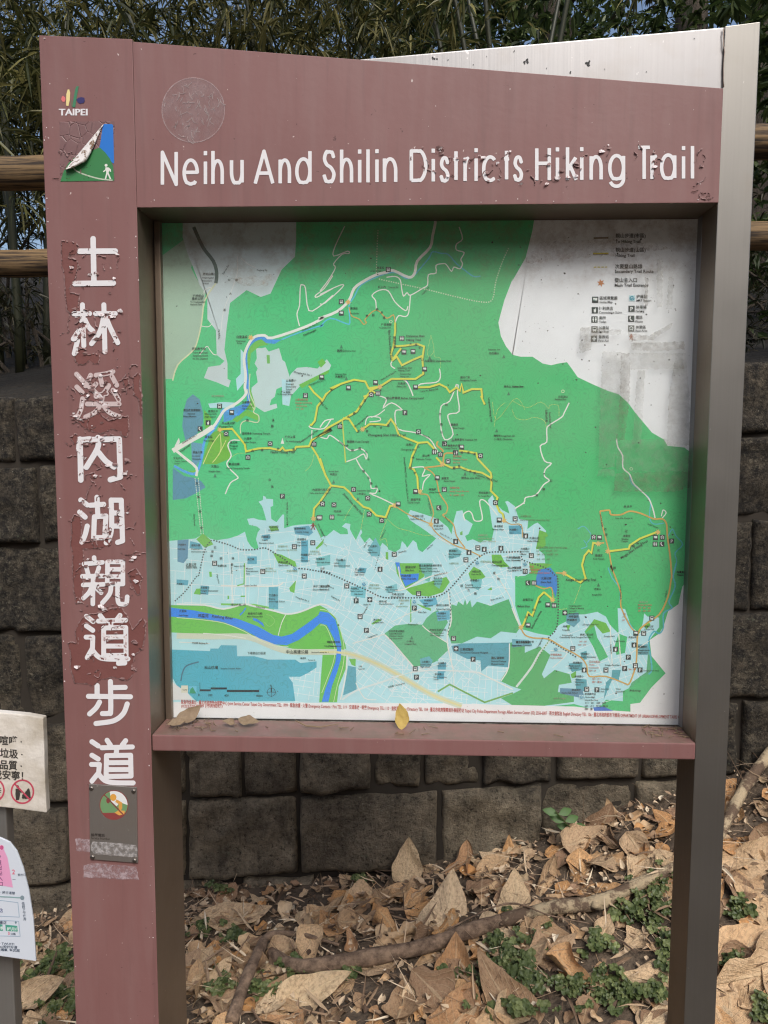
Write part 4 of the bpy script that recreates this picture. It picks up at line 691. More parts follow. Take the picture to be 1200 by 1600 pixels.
for a in ((388, 88, 17, '碧山露營場 Bishan Campground'), (280, 305, 20, 'Zhongyang Shan Hiking Trail'), (157, 343, 16, '福德廟 Fude Temple'), (765, 244, 16, '碧霞宮'), (778, 262, 13, 'Biyue Temple'), (788, 331, 15, '圓覺瀑布 Yuanjue Hill'), (505, 360, 15, '忠勇山'), (477, 388, 13, 'Zhongyong Shan'), (748, 366, 15, '圓覺寺步道'), (728, 380, 12, 'Yuanjue Temple'), (600, 425, 15, '碧山巖'), (563, 444, 13, 'Bishanyan Temple'), (828, 555, 16, '鯉魚山 Liyu Shan'), (712, 558, 15, '碧霄宮'), (726, 572, 12, 'Bixiao Temple'), (638, 622, 15, '金龍寺'), (638, 638, 12, 'Jinlong Temple'), (1018, 308, 14, '龍船岩 Longchuan yan'), (1018, 328, 14, '(一線天) (Shidixian)'), (50, 515, 12, 'Jinmian Shan'), (58, 534, 15, '金面山'), (218, 628, 12, 'Xiaojinmian Shan'), (215, 648, 14, '小金面山'), (80, 752, 16, '竹月寺'), (103, 770, 12, 'Zhuyue Temple'), (513, 698, 12, 'Taiping Temple'), (533, 682, 15, '碧龍平宮'), (540, 778, 14, '內湖路二段'), (530, 795, 13, 'Neihu Rd. Sec. 2'), (665, 836, 15, '金湖公園'), (672, 852, 13, 'Jinhu Park'), (930, 642, 14, '翠柏造護士'), (925, 660, 12, 'To Fuxuyu Rd.'), (1020, 838, 14, '鳥洋新莊'), (1008, 855, 12, 'Hubang Village'), (1108, 858, 14, '大湖國小'), (1110, 875, 11, 'Dahu'), (280, 955, 14, '麗山高中'), (280, 975, 12, 'Lishan'), (280, 990, 12, 'High School'), (92, 1036, 15, '麗山國小'), (82, 1052, 13, 'Lishan'), (82, 1068, 13, 'Elementary School'), (205, 1092, 14, '麗山國中'), (203, 1106, 12, 'Lishan Junior'), (203, 1120, 12, 'High School'), (755, 982, 14, '碧湖國小'), (753, 1000, 12, 'Bihu Elementary'), (753, 1016, 12, 'School'), (500, 1078, 16, '碧湖公園'), (500, 1096, 14, 'Bihu Park'), (580, 1068, 14, '國立臺灣戲曲專科學校'), (580, 1084, 12, 'National Taiwan Junior'), (580, 1100, 12, 'College of Performing Art'), (1005, 1048, 16, '成功公園'), (1005, 1066, 14, 'Chenggong Park'), (1090, 1020, 14, '大湖社區公園'), (1090, 1036, 12, 'Dahu Community'), (1098, 1082, 14, '湖山六號公園'), (1098, 1098, 12, 'Park No. 6'), (888, 1103, 14, '94號公園'), (888, 1118, 12, 'Park No. 94')): T('E', *a)
for a in ((110, 340, 13, 'Jinlong Rd.', -35), (205, 255, 14, 'Zhongyongshan Rd.', 40), (490, 430, 14, 'Jinlongsih Hiking Trail', -84), (985, 80, 16, 'Longchuan Hiking Trail', -84), (135, 645, 17, 'Jinmian Shan Hiking Trail', -48), (500, 560, 12, 'Lane 256, Neihu Rd. Sec. 2', -84), (630, 670, 12, 'Lane 256, Neihu Rd.', -78), (915, 535, 16, 'Liyushan Hiking Trail', -18), (630, 970, 13, 'Jinhu Rd.', 40), (700, 875, 12, 'Neihu Rd. Sec. 3', -28), (600, 300, 12, 'Bishan Rd.', -22), (730, 780, 11, 'Bishan Rd.', -48), (0, 850, 11, 'Huanshan Rd.', -60), (360, 905, 11, 'Fuguishan Rd.', 62), (260, 960, 11, 'Lishan St.', 62), (460, 990, 11, 'Wende Rd.', 12)): T('E', *a)
for a in ((780, 428, 13, '碧山岩站', 0, RED), (780, 446, 12, 'Bishanyan Temple', 0, RED), (780, 464, 12, 'Bus Stop', 0, RED), (760, 612, 12, '金龍路口站', 0, RED), (760, 632, 12, 'Jinlong Temple Bus stop', 0, RED), (760, 655, 12, '42 · 620(綠) · 270', 0, RED), (925, 890, 12, '金龍路口站', 0, FAINT), (925, 908, 12, 'Jinlong Rd. Bus Stop', 0, FAINT), (925, 925, 12, '247(Dahu) · 287(Fude)', 0, FAINT), (940, 1045, 13, '捷運內湖站', 0, FAINT), (755, 1055, 12, '大湖街口站', 0, FAINT)): T('E', *a)
for a in ((270, 80, 15, '白石湖山'), (250, 94, 13, 'Baishihu Shan'), (0, 18, 13, 'Yuishan Shan'), (605, 790, 13, 'Lane 236, Kangle St.'), (650, 895, 15, '清聖宮'), (640, 912, 13, 'Qingling'), (640, 926, 13, 'Temple'), (485, 1010, 16, '福德宮'), (475, 1028, 13, 'Fude Temple'), (100, 908, 16, '大湖山莊'), (90, 924, 14, 'Dahu Village'), (50, 970, 14, '大湖國小'), (45, 985, 12, 'Dahu Public'), (45, 1000, 12, 'Hospital'), (0, 1022, 13, '大湖社區'), (0, 1036, 12, 'Community'), (0, 1080, 14, '94號公園'), (0, 1095, 12, 'Park No. 94'), (965, 1108, 14, '內溝調節池'), (965, 1122, 12, 'Neigou'), (660, 868, 18, '卍'), (498, 980, 17, '卍'), (655, 722, 14, '東 湖 街')): T('F', *a)
for a in ((640, 1025, 20, 'Mingju Shan Hiking Trail', 33), (215, 165, 15, 'Shishi Shan Trail', -86), (195, 150, 15, '石獅山步道', -88), (790, 820, 12, 'Tanghu Stream', -22), (515, 760, 12, 'Lane 313, Kangle', -82)): T('F', *a)
for a in ((50, 778, 13, '大湖國小站', 0, (96, 140, 90)), (48, 800, 13, 'Dahu Elementary School Bus Stop', 0, (96, 140, 90)), (145, 962, 14, '大湖公園站 Dahu Park Bus Stop', 0, (96, 140, 90)), (140, 982, 13, '110 · 247 · 247(綠) · 267', 0, (96, 140, 90)), (145, 1002, 13, '240 · 278 · 284(副) · 204', 0, (96, 140, 90)), (145, 1030, 13, '小2 · 620 · 630', 0, (96, 140, 90)), (100, 1075, 14, '捷運', 0, RED), (100, 1093, 14, '大湖公園站', 0, RED), (100, 1110, 13, 'MRT Dahu Park Station', 0, RED)): T('F', *a)
for a in ((300, 285, 15, '大直橋'), (298, 308, 11, 'Dazhi Bridge'), (410, 315, 22, '基隆河'), (492, 316, 23, 'Keelung River', -6), (702, 300, 15, '美堤河濱公園'), (698, 316, 12, 'Meiti Riverside Park'), (925, 527, 23, '中山高速公路'), (1075, 525, 11, 'National Freeway No. 1'), (375, 472, 13, '濱江街 Binjiang St.'), (700, 532, 16, '下塔悠出口匝道'), (448, 618, 21, '松山機場'), (545, 620, 11, 'Songshan Domestic Airport'), (412, 776, 18, '0'), (470, 778, 18, '200'), (565, 780, 18, '400'), (752, 782, 18, '800m'), (832, 722, 17, 'N'), (825, 192, 14, '濱江國小'), (825, 212, 13, 'Binjiang'), (825, 228, 13, 'Junior High School'), (425, 148, 14, '永安國小'), (425, 165, 14, 'Yongan Elementary'), (425, 180, 13, 'School'), (1085, 140, 15, '洲子二號公園'), (1082, 158, 13, 'Zhouzi Park No. 2'), (1165, 465, 13, '堤頂大道'), (1150, 488, 11, 'Tiding Interchange'), (605, 248, 15, '堤頂大道二段'), (750, 258, 12, 'Tiding Blvd.', -8), (980, 200, 12, 'Tiding Blvd. Sec. 2', -18), (285, 125, 12, '大直國小'), (683, 134, 13, 'Lequn 2nd Rd.'), (340, 22, 14, 'DaZhi Park'), (1010, 560, 12, '撫遠街'), (1055, 570, 11, 'Fuyuan St.')): T('G', *a)
for a in ((320, 745, 10, 'TAIPEI'), (610, 60, 11, 'Jingye 4th Rd.', 88), (520, 65, 11, 'Jingye 1st Rd.', -80)): T('G', *a)
for a in ((180, 152, 13, '內湖高工'), (178, 166, 11, 'Neihu Vocational'), (200, 184, 11, 'High School'), (475, 78, 15, '內湖大湖'), (475, 94, 13, 'Neihu Daqu Lake'), (385, 145, 13, '內湖國小'), (380, 158, 11, 'Neihu Elementary'), (398, 172, 11, 'School'), (420, 186, 14, '文德1號公園'), (415, 200, 12, 'Wende Park No.1'), (345, 228, 14, '瑞光3號'), (345, 242, 12, 'Wende Park No.3'), (610, 222, 14, '內湖高中'), (605, 238, 12, 'Neihu'), (605, 252, 12, 'High School'), (665, 92, 13, '達人女中'), (660, 108, 12, 'Daren Girls'), (660, 124, 12, 'High School'), (880, 105, 14, '康寧國小'), (850, 130, 13, 'Kangning'), (850, 145, 13, 'Elementary School'), (690, 298, 13, '內湖國中'), (685, 312, 11, 'Neihu Junior'), (690, 326, 11, 'High School'), (575, 290, 12, 'Dahu Park'), (640, 396, 15, '大台北瓦斯公司'), (645, 412, 12, 'The Great Taipei'), (645, 426, 12, 'Gas Corporation'), (402, 402, 14, '台北市育幼院所'), (405, 416, 12, 'Taipei Municipal'), (405, 430, 12, 'Children’s Service'), (405, 444, 12, 'Day Care center'), (508, 462, 15, '小鳥山'), (495, 476, 12, 'Songguan Shan'), (818, 510, 17, '三軍總醫院'), (818, 528, 15, 'Tri-Service General Hospital'), (1003, 560, 16, '國防醫學院'), (1003, 578, 13, 'National Defense'), (1003, 594, 13, 'Medical Center'), (595, 582, 13, '三民國小'), (588, 597, 12, 'Sanmin Junior'), (588, 610, 12, 'High School'), (690, 590, 13, '內湖國小'), (688, 604, 11, 'Neihu School'), (672, 655, 14, '南湖國小'), (665, 670, 11, 'Nanhu Elementary'), (665, 684, 11, 'School'), (515, 362, 13, 'Ruiguang St.'), (312, 335, 13, '洲子公園'), (312, 350, 12, 'Ruiguan Park'), (225, 608, 11, '12巷'), (225, 622, 11, 'Lane 121'), (400, 730, 12, '行忠路 · Xinhong Rd.', 14), (50, 466, 14, '堤頂交流道'), (50, 488, 11, 'Tiding Interchange'), (1148, 468, 14, '臺北市指揮部'), (1120, 486, 12, 'Taipei Army'), (1000, 220, 12, 'Neihu Rd. Sec. 3', 14), (280, 440, 12, 'Yangguang St.', 20), (670, 75, 12, 'Neihu Rd. Sec. 3', 14), (680, 250, 13, '德明技術學院'), (680, 272, 12, 'Taiwan High School'), (0, 140, 15, '洲子公園'), (0, 158, 14, 'Park No.2'), (255, 245, 12, 'Neihu Fu', 0), (65, 195, 12, 'Ruiguang Rd.', -28), (40, 130, 12, 'Zhouzi St.', -28), (255, 300, 11, 'Ruiguang Rd.', 60), (1, 36, 14, '公園')): T('H', *a)
for a in ((290, 132, 12, '捷運文德站', 0, FAINT), (285, 148, 12, 'MRT Gangqian', 0, FAINT), (460, 222, 13, '捷運文德站', 0, FAINT), (470, 240, 12, 'MRT', 0, FAINT), (445, 256, 12, 'Wende Station', 0, FAINT)): T('H', *a)
for a in ((252, 82, 15, 'Kangle Shan Hiking Trail'), (135, 75, 13, '大湖公園'), (135, 92, 12, 'Dahu Park'), (50, 175, 13, '白鷺鷥山'), (25, 205, 13, 'Bailusi Shan'), (265, 202, 10, 'Kangning Junior'), (265, 214, 10, 'College of Medical'), (265, 226, 10, 'Care and'), (265, 238, 10, 'Management'), (265, 254, 12, '康寧醫院'), (258, 270, 12, '康寧專校'), (385, 125, 11, '康樂山'), (375, 150, 10, 'Kangle Shan'), (238, 300, 11, '康寧'), (235, 315, 10, 'Kangning'), (235, 340, 10, 'Kangning Rd.'), (222, 350, 11, 'Community Park Donghu Park No. 2'), (318, 338, 11, '東湖二號公園'), (325, 428, 10, '明湖國小'), (320, 442, 10, 'Minghu Elementary'), (285, 470, 11, '明湖國中'), (265, 483, 10, 'Minghu Junior'), (265, 494, 10, 'High School'), (293, 534, 11, '南湖國小'), (295, 548, 10, 'Nanhu'), (295, 560, 10, 'Elementary'), (295, 572, 10, 'School'), (280, 597, 11, '南湖高中'), (232, 610, 10, 'Nanhu High School'), (335, 290, 10, 'Donghu Park No.1'), (430, 345, 10, 'Donghu Park'), (478, 368, 10, 'Fude Temple'), (620, 300, 11, '康樂公園'), (620, 312, 10, 'Kangle Park'), (545, 350, 10, '東湖公園'), (590, 395, 11, '東湖國中'), (590, 410, 10, 'Donghu Junior'), (590, 422, 10, 'High School'), (18, 372, 11, '臺北市後備司令部'), (0, 388, 10, 'Taipei Army Command'), (435, 480, 10, 'Donghu Park No.4'), (615, 506, 10, 'Donghu Park No.2'), (415, 592, 10, 'Xinhu 3rd'), (415, 604, 10, 'Park'), (485, 592, 10, 'Water'), (485, 604, 10, 'Association'), (550, 600, 11, '南 橋 Bridge'), (195, 636, 11, 'MRT Donghu', 0, FAINT), (340, 616, 11, '南湖高中站', 0, LEG), (342, 630, 10, 'Nanhu High', 0, LEG), (340, 644, 10, 'School Bus Stop', 0, LEG), (342, 658, 12, '311 · 551 · 620 · 629', 0, LEG), (340, 673, 12, '645 · 小1 · 紅32 · 棕10', 0, LEG), (340, 687, 12, '棕9 · 藍', 0, LEG), (595, 185, 11, '東湖五街', 0, FAINT), (590, 198, 10, 'Minghu Bus Stop', 0, RED), (590, 212, 10, '280 · 281 · 284', 0, RED), (590, 226, 10, '281 · 620 · 630', 0, RED), (360, 465, 11, '五分社區站', 0, RED), (360, 478, 10, 'Wufen', 0, RED), (360, 492, 10, 'Community', 0, RED), (362, 506, 10, '284 · 28', 0, RED), (375, 545, 11, '903 · 小1', 0, RED), (375, 560, 11, '棕9 · 藍36', 0, RED), (315, 370, 10, '247 · 267', 0, RED), (310, 385, 10, '620 · 630', 0, RED), (545, 500, 10, '284 · 287', 0, RED), (520, 240, 10, '281', 0, RED), (515, 255, 10, '小1', 0, RED), (515, 270, 10, '287', 0, RED), (180, 432, 11, '捷運葫洲站', 0, RED), (178, 446, 10, 'Huzhou Station', 0, RED), (770, 45, 12, '內溝溪流'), (775, 58, 10, 'Neigou Stream')): T('I', *a)
for a in ((95, 308, 13, 'Bailusi Shan Hiking', 62), (505, 100, 9, 'Lane 321, Kangle St.', -88), (720, 160, 9, 'Kangle St.', 78), (460, 380, 9, 'Kangning Rd.', -86), (120, 400, 10, 'Chenggong Rd.', 62)): T('I', *a)
for o_, x, y, s_, body, ang, ink in TX:
    ox, oy, sc = OR[o_]; M.text(ox+x/sc, oy+y/sc, s_/sc, body, ink, 7, ang, .96)
# characters strewn along the roads and trails
for s_, body in (('D 730,390 785,385 880,378 970,380', '內湖步道'), ('E 225,275 275,275 320,245 358,255 400,242 435,262', '忠勇山步道'), ('B 275,650 312,645 335,610 362,630 375,660', '舊莊路步道'), ('B 530,815 562,818 585,838 598,905', '大崙頭山'), ('D 830,560 845,600 850,640', '自強'), ('D 403,580 412,660 422,745 430,840', '自強隧道'), ('F 710,950 735,935 755,930', '明舉山'), ('E 160,360 190,385 232,375 270,395 285,440', '金龍路七十'), ('E 255,510 285,545 300,580 330,600', '環山路段'), ('E 785,395 830,400 870,400 905,408', '圓覺步道'), ('E 785,490 815,480 850,500 880,512 905,520', '鯉魚山步道'), ('E 725,345 712,280 710,235 703,175 740,120', '碧山路四段'), ('E 545,430 530,490 555,520', '金龍步'), ('D 845,245 850,210 700,210', '臨溪路'), ('F 545,850 550,880 600,1075', '康湖路'), ('F 228,565 185,615 145,650', '石獅路'), ('A 592,440 635,440 600,520 565,615', '仰德大道'), ('D 510,955 495,980 490,1005 545,1020 550,1060 615,1020 610,1055', '北安路明水路段'), ('H 1020,55 1045,90 910,175 870,155 830,130', '成功路三段'), ('I 65,250 80,240 100,215 130,180', '白鷺山步'), ('E 165,190 200,170 235,130 262,95', '大崙步道')):
    for (x, y), ch in zip(pts(s_), body): M.text(x-2, y+2, 4.4, ch, INK, 7.2)
M.line(pts('C 478,196 565,194'), 2.6, (146, 130, 104), 6); M.line(pts('C 474,286 565,285'), 2.6, (224, 214, 72), 6); M.line(pts('C 474,291 565,290'), .9, (150, 130, 70), 6.2); M.line(pts('C 478,366 557,365'), 1.6, (224, 214, 96), 6, (4, 2))
# red line along the foot of the map
M.poly([(271, 1097), (700, 1099), (900, 1104), (940, 1109), (985, 1112), (985, 1100), (1000, 1098), (1018, 1074), (1040, 1052), (1018, 1025), (1015, 1000), (1030, 990), (1037, 978), (1044, 955), (1060, 944), (1066, 917), (1074, 905), (1078, 900), (1071, 1137), (271, 1137)], (240, 244, 243), 2.9)
ROWS = [('緊急聯絡單位 · 臺北市政府聯合服務中心 Joint Service Center Taipei City Government TEL: 1999 · 緊急救護 · 火警 Emergency Contacts · Fire TEL: 119 · 交通事故 · 報案 Emergency TEL: 110 · 查號臺 Phone Directory TEL: 104 · 臺北市政府警察局外事服務站 Taipei City Police Department Foreign Affairs Service Center (02) 2556-6007 · 英文查號台 English Directory TEL: 106 · 臺北市政府都市發展局 DEPARTMENT OF URBAN DEVELOPMENT TAIPEI CITY', 283, 1099, 1068, 1123)]
for body, x0, y0, x1, y1 in ROWS:
    V, F, wdt = glyphs(body); size = 7.2; k = (x1-x0)/(wdt*size)
    M.tri([(x0+u*size*k, y0+(u/wdt)*(y1-y0)-v*size) for u, v in V], F, (186, 84, 76), 7)
M.text(283, 1105, 6, '(02)2720-8889 (市府總機)', (186, 84, 76), 7)
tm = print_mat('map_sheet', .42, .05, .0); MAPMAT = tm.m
# faint contour lines; the mildew band also paints in the header's shadow
c = tm.coord(); nn_ = tm.noise(c, 8, 4, .5); wv = tm.math('SINE', tm.math('MULTIPLY', nn_, 330.)); cl = tm.ramp(wv, [(.0, 0.), (.6, 0.), (1., 1.)])
sr = tm.node('ShaderNodeSeparateColor'); tm.link(tm.node('ShaderNodeAttribute', attribute_name='Col').outputs['Color'], sr.inputs[0]); cl = tm.math('MULTIPLY', cl, tm.ramp(sr.outputs[0], [(.12, 1.), (.3, 0.)]))
old = tm.b.inputs['Base Color'].links[0].from_socket
col = tm.mix(tm.math('MULTIPLY', cl, .22), old, lin((60, 120, 84)))
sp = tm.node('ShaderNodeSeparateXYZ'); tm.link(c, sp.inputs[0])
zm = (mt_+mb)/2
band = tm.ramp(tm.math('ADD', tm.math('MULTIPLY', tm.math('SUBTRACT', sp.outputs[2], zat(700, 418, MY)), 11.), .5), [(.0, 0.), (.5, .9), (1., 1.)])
mil_shade = tm.math('MULTIPLY', band, tm.ramp(tm.noise(c, 26, 7, .75), [(.46, 0.), (.72, .55)]))
col = tm.mix(mil_shade, col, lin((122, 92, 62))); tm.link(col, tm.b.inputs['Base Color'])
# greens shifted lighter and mintier towards the lower left
mk = tm.ramp(tm.math('ADD', tm.math('MULTIPLY', tm.math('ADD', sp.outputs[0], tm.math('MULTIPLY', tm.math('SUBTRACT', sp.outputs[2], zm), .55)), -1.25), tm.math('MULTIPLY', tm.noise(c, 3.2, 3, .5), .55)), [(.0, 0.), (.55, 1.)])
old = tm.b.inputs['Base Color'].links[0].from_socket
tm.link(tm.mix(tm.math('MULTIPLY', tm.math('MULTIPLY', mk, .8), tm.ramp(sr.outputs[0], [(.12, 1.), (.3, 0.)])), old, tm.mix(1., old, (1.2, 1.2, 1.5), 'MULTIPLY')), tm.b.inputs['Base Color'])
# keep the sheet inside its frame
vs = []; hz = M.depths(.0000012)
for px, py, g in M.V:
    p = at(px, py, MY); vs.append((min(max(p[0], ml), mr), MY-hz[g], min(max(p[2], mb-.004), zo_t-.001)))
panel = adopt(prism('map_panel', [(ml, mb-.005), (mr, mb-.005), (mr, zo_t-.002), (ml, zo_t-.002)], MY+.0005, MY+.005, flat('aluminium_sheet', (.6, .6, .6), .5), 0), sign)
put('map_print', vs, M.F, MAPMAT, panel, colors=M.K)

# glass with glue marks; its pale dust layer also paints in reflected haze
t = NT('dust_haze_glass'); c = t.coord(); tr = t.node('ShaderNodeBsdfTransparent'); gl = t.node('ShaderNodeBsdfGlossy'); gl.inputs['Roughness'].default_value = .06
fr = t.node('ShaderNodeFresnel'); fr.inputs['IOR'].default_value = 1.45; mx = t.node('ShaderNodeMixShader'); t.link(t.math('MULTIPLY', fr.outputs[0], t.math('SUBTRACT', 1., t.node('ShaderNodeNewGeometry').outputs['Backfacing'])), mx.inputs[0]); t.link(tr.outputs[0], mx.inputs[1]); t.link(gl.outputs[0], mx.inputs[2])
df = t.node('ShaderNodeBsdfDiffuse'); df.inputs[0].default_value = (.62, .6, .56, 1); m2 = t.node('ShaderNodeMixShader')
t.link(t.math('MULTIPLY', t.ramp(t.noise(c, 5, 6, .65), [(.3, .15), (.8, 1.)]), .10), m2.inputs[0]); t.link(mx.outputs[0], m2.inputs[1]); t.link(df.outputs[0], m2.inputs[2]); t.link(m2.outputs[0], t.out.inputs[0])
GLASS = t.m
GY = MY-.009
prism('glass_pane', [(ml+.003, mb+.0005), (mr-.0015, mb+.0005), (mr-.0015, zo_t-.002), (ml+.003, zo_t-.002)], GY, GY+.004, GLASS, 0, sign)
def film(name, col, alpha, scale=55, contrast=(.36, .66)):
    t = NT(name); c = t.coord(); tr = t.node('ShaderNodeBsdfTransparent'); mx = t.node('ShaderNodeMixShader'); t.set(Base_Color=lin(col), Roughness=.8)
    t.link(t.math('MULTIPLY', t.ramp(t.noise(c, scale, 5, .65), [(contrast[0], .18), (contrast[1], 1.)]), alpha), mx.inputs[0]); t.link(tr.outputs[0], mx.inputs[1]); t.link(t.b.outputs[0], mx.inputs[2]); t.link(mx.outputs[0], t.out.inputs[0]); return t.m
GHOSTF = film('tape_ghost', (150, 148, 136), .32); GHOSTD = film('tape_edge', (124, 116, 100), .46, 90); STAIN = film('brown_stain', (150, 118, 84), .34, 120, (.46, .66))
def jag(poly, step, amp, seed=0):
    r = random.Random(seed); out = []
    for i in range(len(poly)):
        a = np.array(poly[i], float); b = np.array(poly[(i+1) % len(poly)], float); n = max(1, int(np.linalg.norm(b-a)/step))
        for k in range(n): out.append(a+(b-a)*k/n+np.array([r.uniform(-amp, amp), r.uniform(-amp, amp)]))
    return out
def patch(name, poly, Y, mat, parent, step=4, amp=.8, seed=0):
    P_ = jag(poly, step, amp, seed); vs = [at(p[0], p[1], Y) for p in P_]
    return adopt(put(name, vs, tessellate_polygon([[Vector((p[0], p[1], 0)) for p in P_]]), mat), parent)
gy = GY-.0004
for i, (s_, m_) in enumerate((('C 530,860 640,860 640,1115 F 600,490 505,490 C 525,900', GHOSTF), ('C 690,870 1000,870 1005,960 690,965', GHOSTF), ('C 735,970 780,970 F 755,350 705,350 C 725,1120', GHOSTF), ('C 960,870 1015,870 1040,1125 F 1040,360 905,360 C 920,1120', GHOSTF), ('C 640,870 690,870 690,1125 F 660,330 610,330 C 632,1125', GHOSTD), ('F 605,520 1050,510 1050,600 960,630 600,630', GHOSTD), ('C 400,720 450,715 640,735 640,760 480,770 460,850 395,870', GHOSTD), ('C 680,750 800,770 940,690 930,720 830,790 700,800', GHOSTD), ('C 695,810 1010,800 1010,845 850,860 700,850', GHOSTD), ('C 780,420 800,430 795,590 775,590', GHOSTD), ('C 850,320 885,330 880,600 850,600', GHOSTF), ('C 920,420 950,430 935,610 905,610', GHOSTF), ('F 610,330 900,320 1050,400 1055,510 610,515', GHOSTF), ('F 510,500 600,500 600,540 500,540', GHOSTF))):
    patch('glue_mark', pts(s_), gy-.00006*i, m_, sign, 2.5, 1.1, i)
for i, s_ in enumerate(('C 80,330 160,220 350,210 560,200 880,230 920,260 780,270 560,300 330,310 110,350', 'A 590,430 760,420 860,400 820,470 700,480')): patch('mildew_stain', pts(s_), gy-.0012-.0001*i, STAIN, sign, 5, 2.2, 40+i)
# dead insects and dirt specks on the glass
sv, sf = [], []
for k in range(240):
    x = random.choice((random.uniform(270, 1080), random.uniform(800, 1080))); y = random.uniform(360, 1120) if random.random() < .6 else random.uniform(370, 640); r = random.choice((.5, .6, .8, .9, 1.5))*random.uniform(.7, 1.1); o = len(sv); n = 5
    for q in range(n): a = 6.283*q/n+random.random(); sv.append(at(x+r*math.cos(a)*random.uniform(.6, 1.4), y+r*math.sin(a)*random.uniform(.6, 1.4), gy-.0016-.0012*random.random()))
    sf.append(tuple(range(o, o+n)))
tag(adopt(put('dirt_speck', sv, sf, flat('speck', (.05, .045, .04), .8)), sign), kind='stuff')
# ------------------------------------------------------------------ lettering: strokes -> one clean outlined mesh
def stroke_mesh(strokes, wd, cell=.8, erode=None, butt=False):
    "strokes in photo pixels -> vertices and faces of the inked area (marching squares over a distance field)"
    P = np.array([p for s in strokes for p in s]); x0, y0 = P.min(0)-wd; x1, y1 = P.max(0)+wd
    gx = np.arange(x0, x1+cell, cell); gy_ = np.arange(y0, y1+cell, cell); X, Y = np.meshgrid(gx, gy_)
    D = np.full(X.shape, 1e3)
    for s in strokes:
        n = len(s)-1
        for i in range(n):
            a = np.array(s[i], float); d = np.array(s[i+1], float)-a; L2 = max(float(d@d), 1e-9)
            tt = ((X-a[0])*d[0]+(Y-a[1])*d[1])/L2; tc = np.clip(tt, 0, 1)
            q = np.hypot(X-a[0]-d[0]*tc, Y-a[1]-d[1]*tc)-wd/2
            if butt:
                if i == 0: q = np.where(tt < 0, np.maximum(q, -tt*math.sqrt(L2)), q)
                if i == n-1: q = np.where(tt > 1, np.maximum(q, (tt-1)*math.sqrt(L2)), q)
            D = np.minimum(D, q)
    if erode is not None: D = np.maximum(D, erode(X, Y, D))
    V = []; F = []; cache = {}
    def pt(kind, j, i):
        k = (kind, j, i)
        if k not in cache:
            if kind == 'v': p = (gx[i], gy_[j])
            elif kind == 'h': a, b = D[j, i], D[j, i+1]; p = (gx[i]+cell*a/(a-b), gy_[j])
            else: a, b = D[j, i], D[j+1, i]; p = (gx[i], gy_[j]+cell*a/(a-b))
            cache[k] = len(V); V.append(p)
        return cache[k]
    ins = D < 0; ny, nx_ = D.shape
    for j in range(ny-1):
        run = None
        for i in range(nx_-1):
            c = (ins[j, i], ins[j, i+1], ins[j+1, i+1], ins[j+1, i])
            if all(c):
                if run is None: run = i
                continue
            if run is not None: F.append((pt('v', j, run), pt('v', j, i), pt('v', j+1, i), pt('v', j+1, run))); run = None
            if not any(c): continue
            ring = []
            for (a, b, va, e) in ((0, 1, ('v', j, i), ('h', j, i)), (1, 2, ('v', j, i+1), ('w', j, i+1)), (2, 3, ('v', j+1, i+1), ('h', j+1, i)), (3, 0, ('v', j+1, i), ('w', j, i))):
                if c[a]: ring.append(pt(*va))
                if c[a] != c[b]: ring.append(pt(*e))
            if len(ring) > 2: F.append(tuple(ring))
        if run is not None: F.append((pt('v', j, run), pt('v', j, nx_-1), pt('v', j+1, nx_-1), pt('v', j+1, run)))
    return V, F
def on_sign(name, V, F, Y, mat, parent, **kw): return adopt(put(name, [at(p[0], p[1], Y) for p in V], F, mat, **kw), parent)
def arc(cx, cy, rx, ry, a0, a1, n=14): return [(cx+rx*math.cos(math.radians(a0+(a1-a0)*k/n)), cy+ry*math.sin(math.radians(a0+(a1-a0)*k/n))) for k in range(n+1)]
LY = FY0-.0006
xh = .70
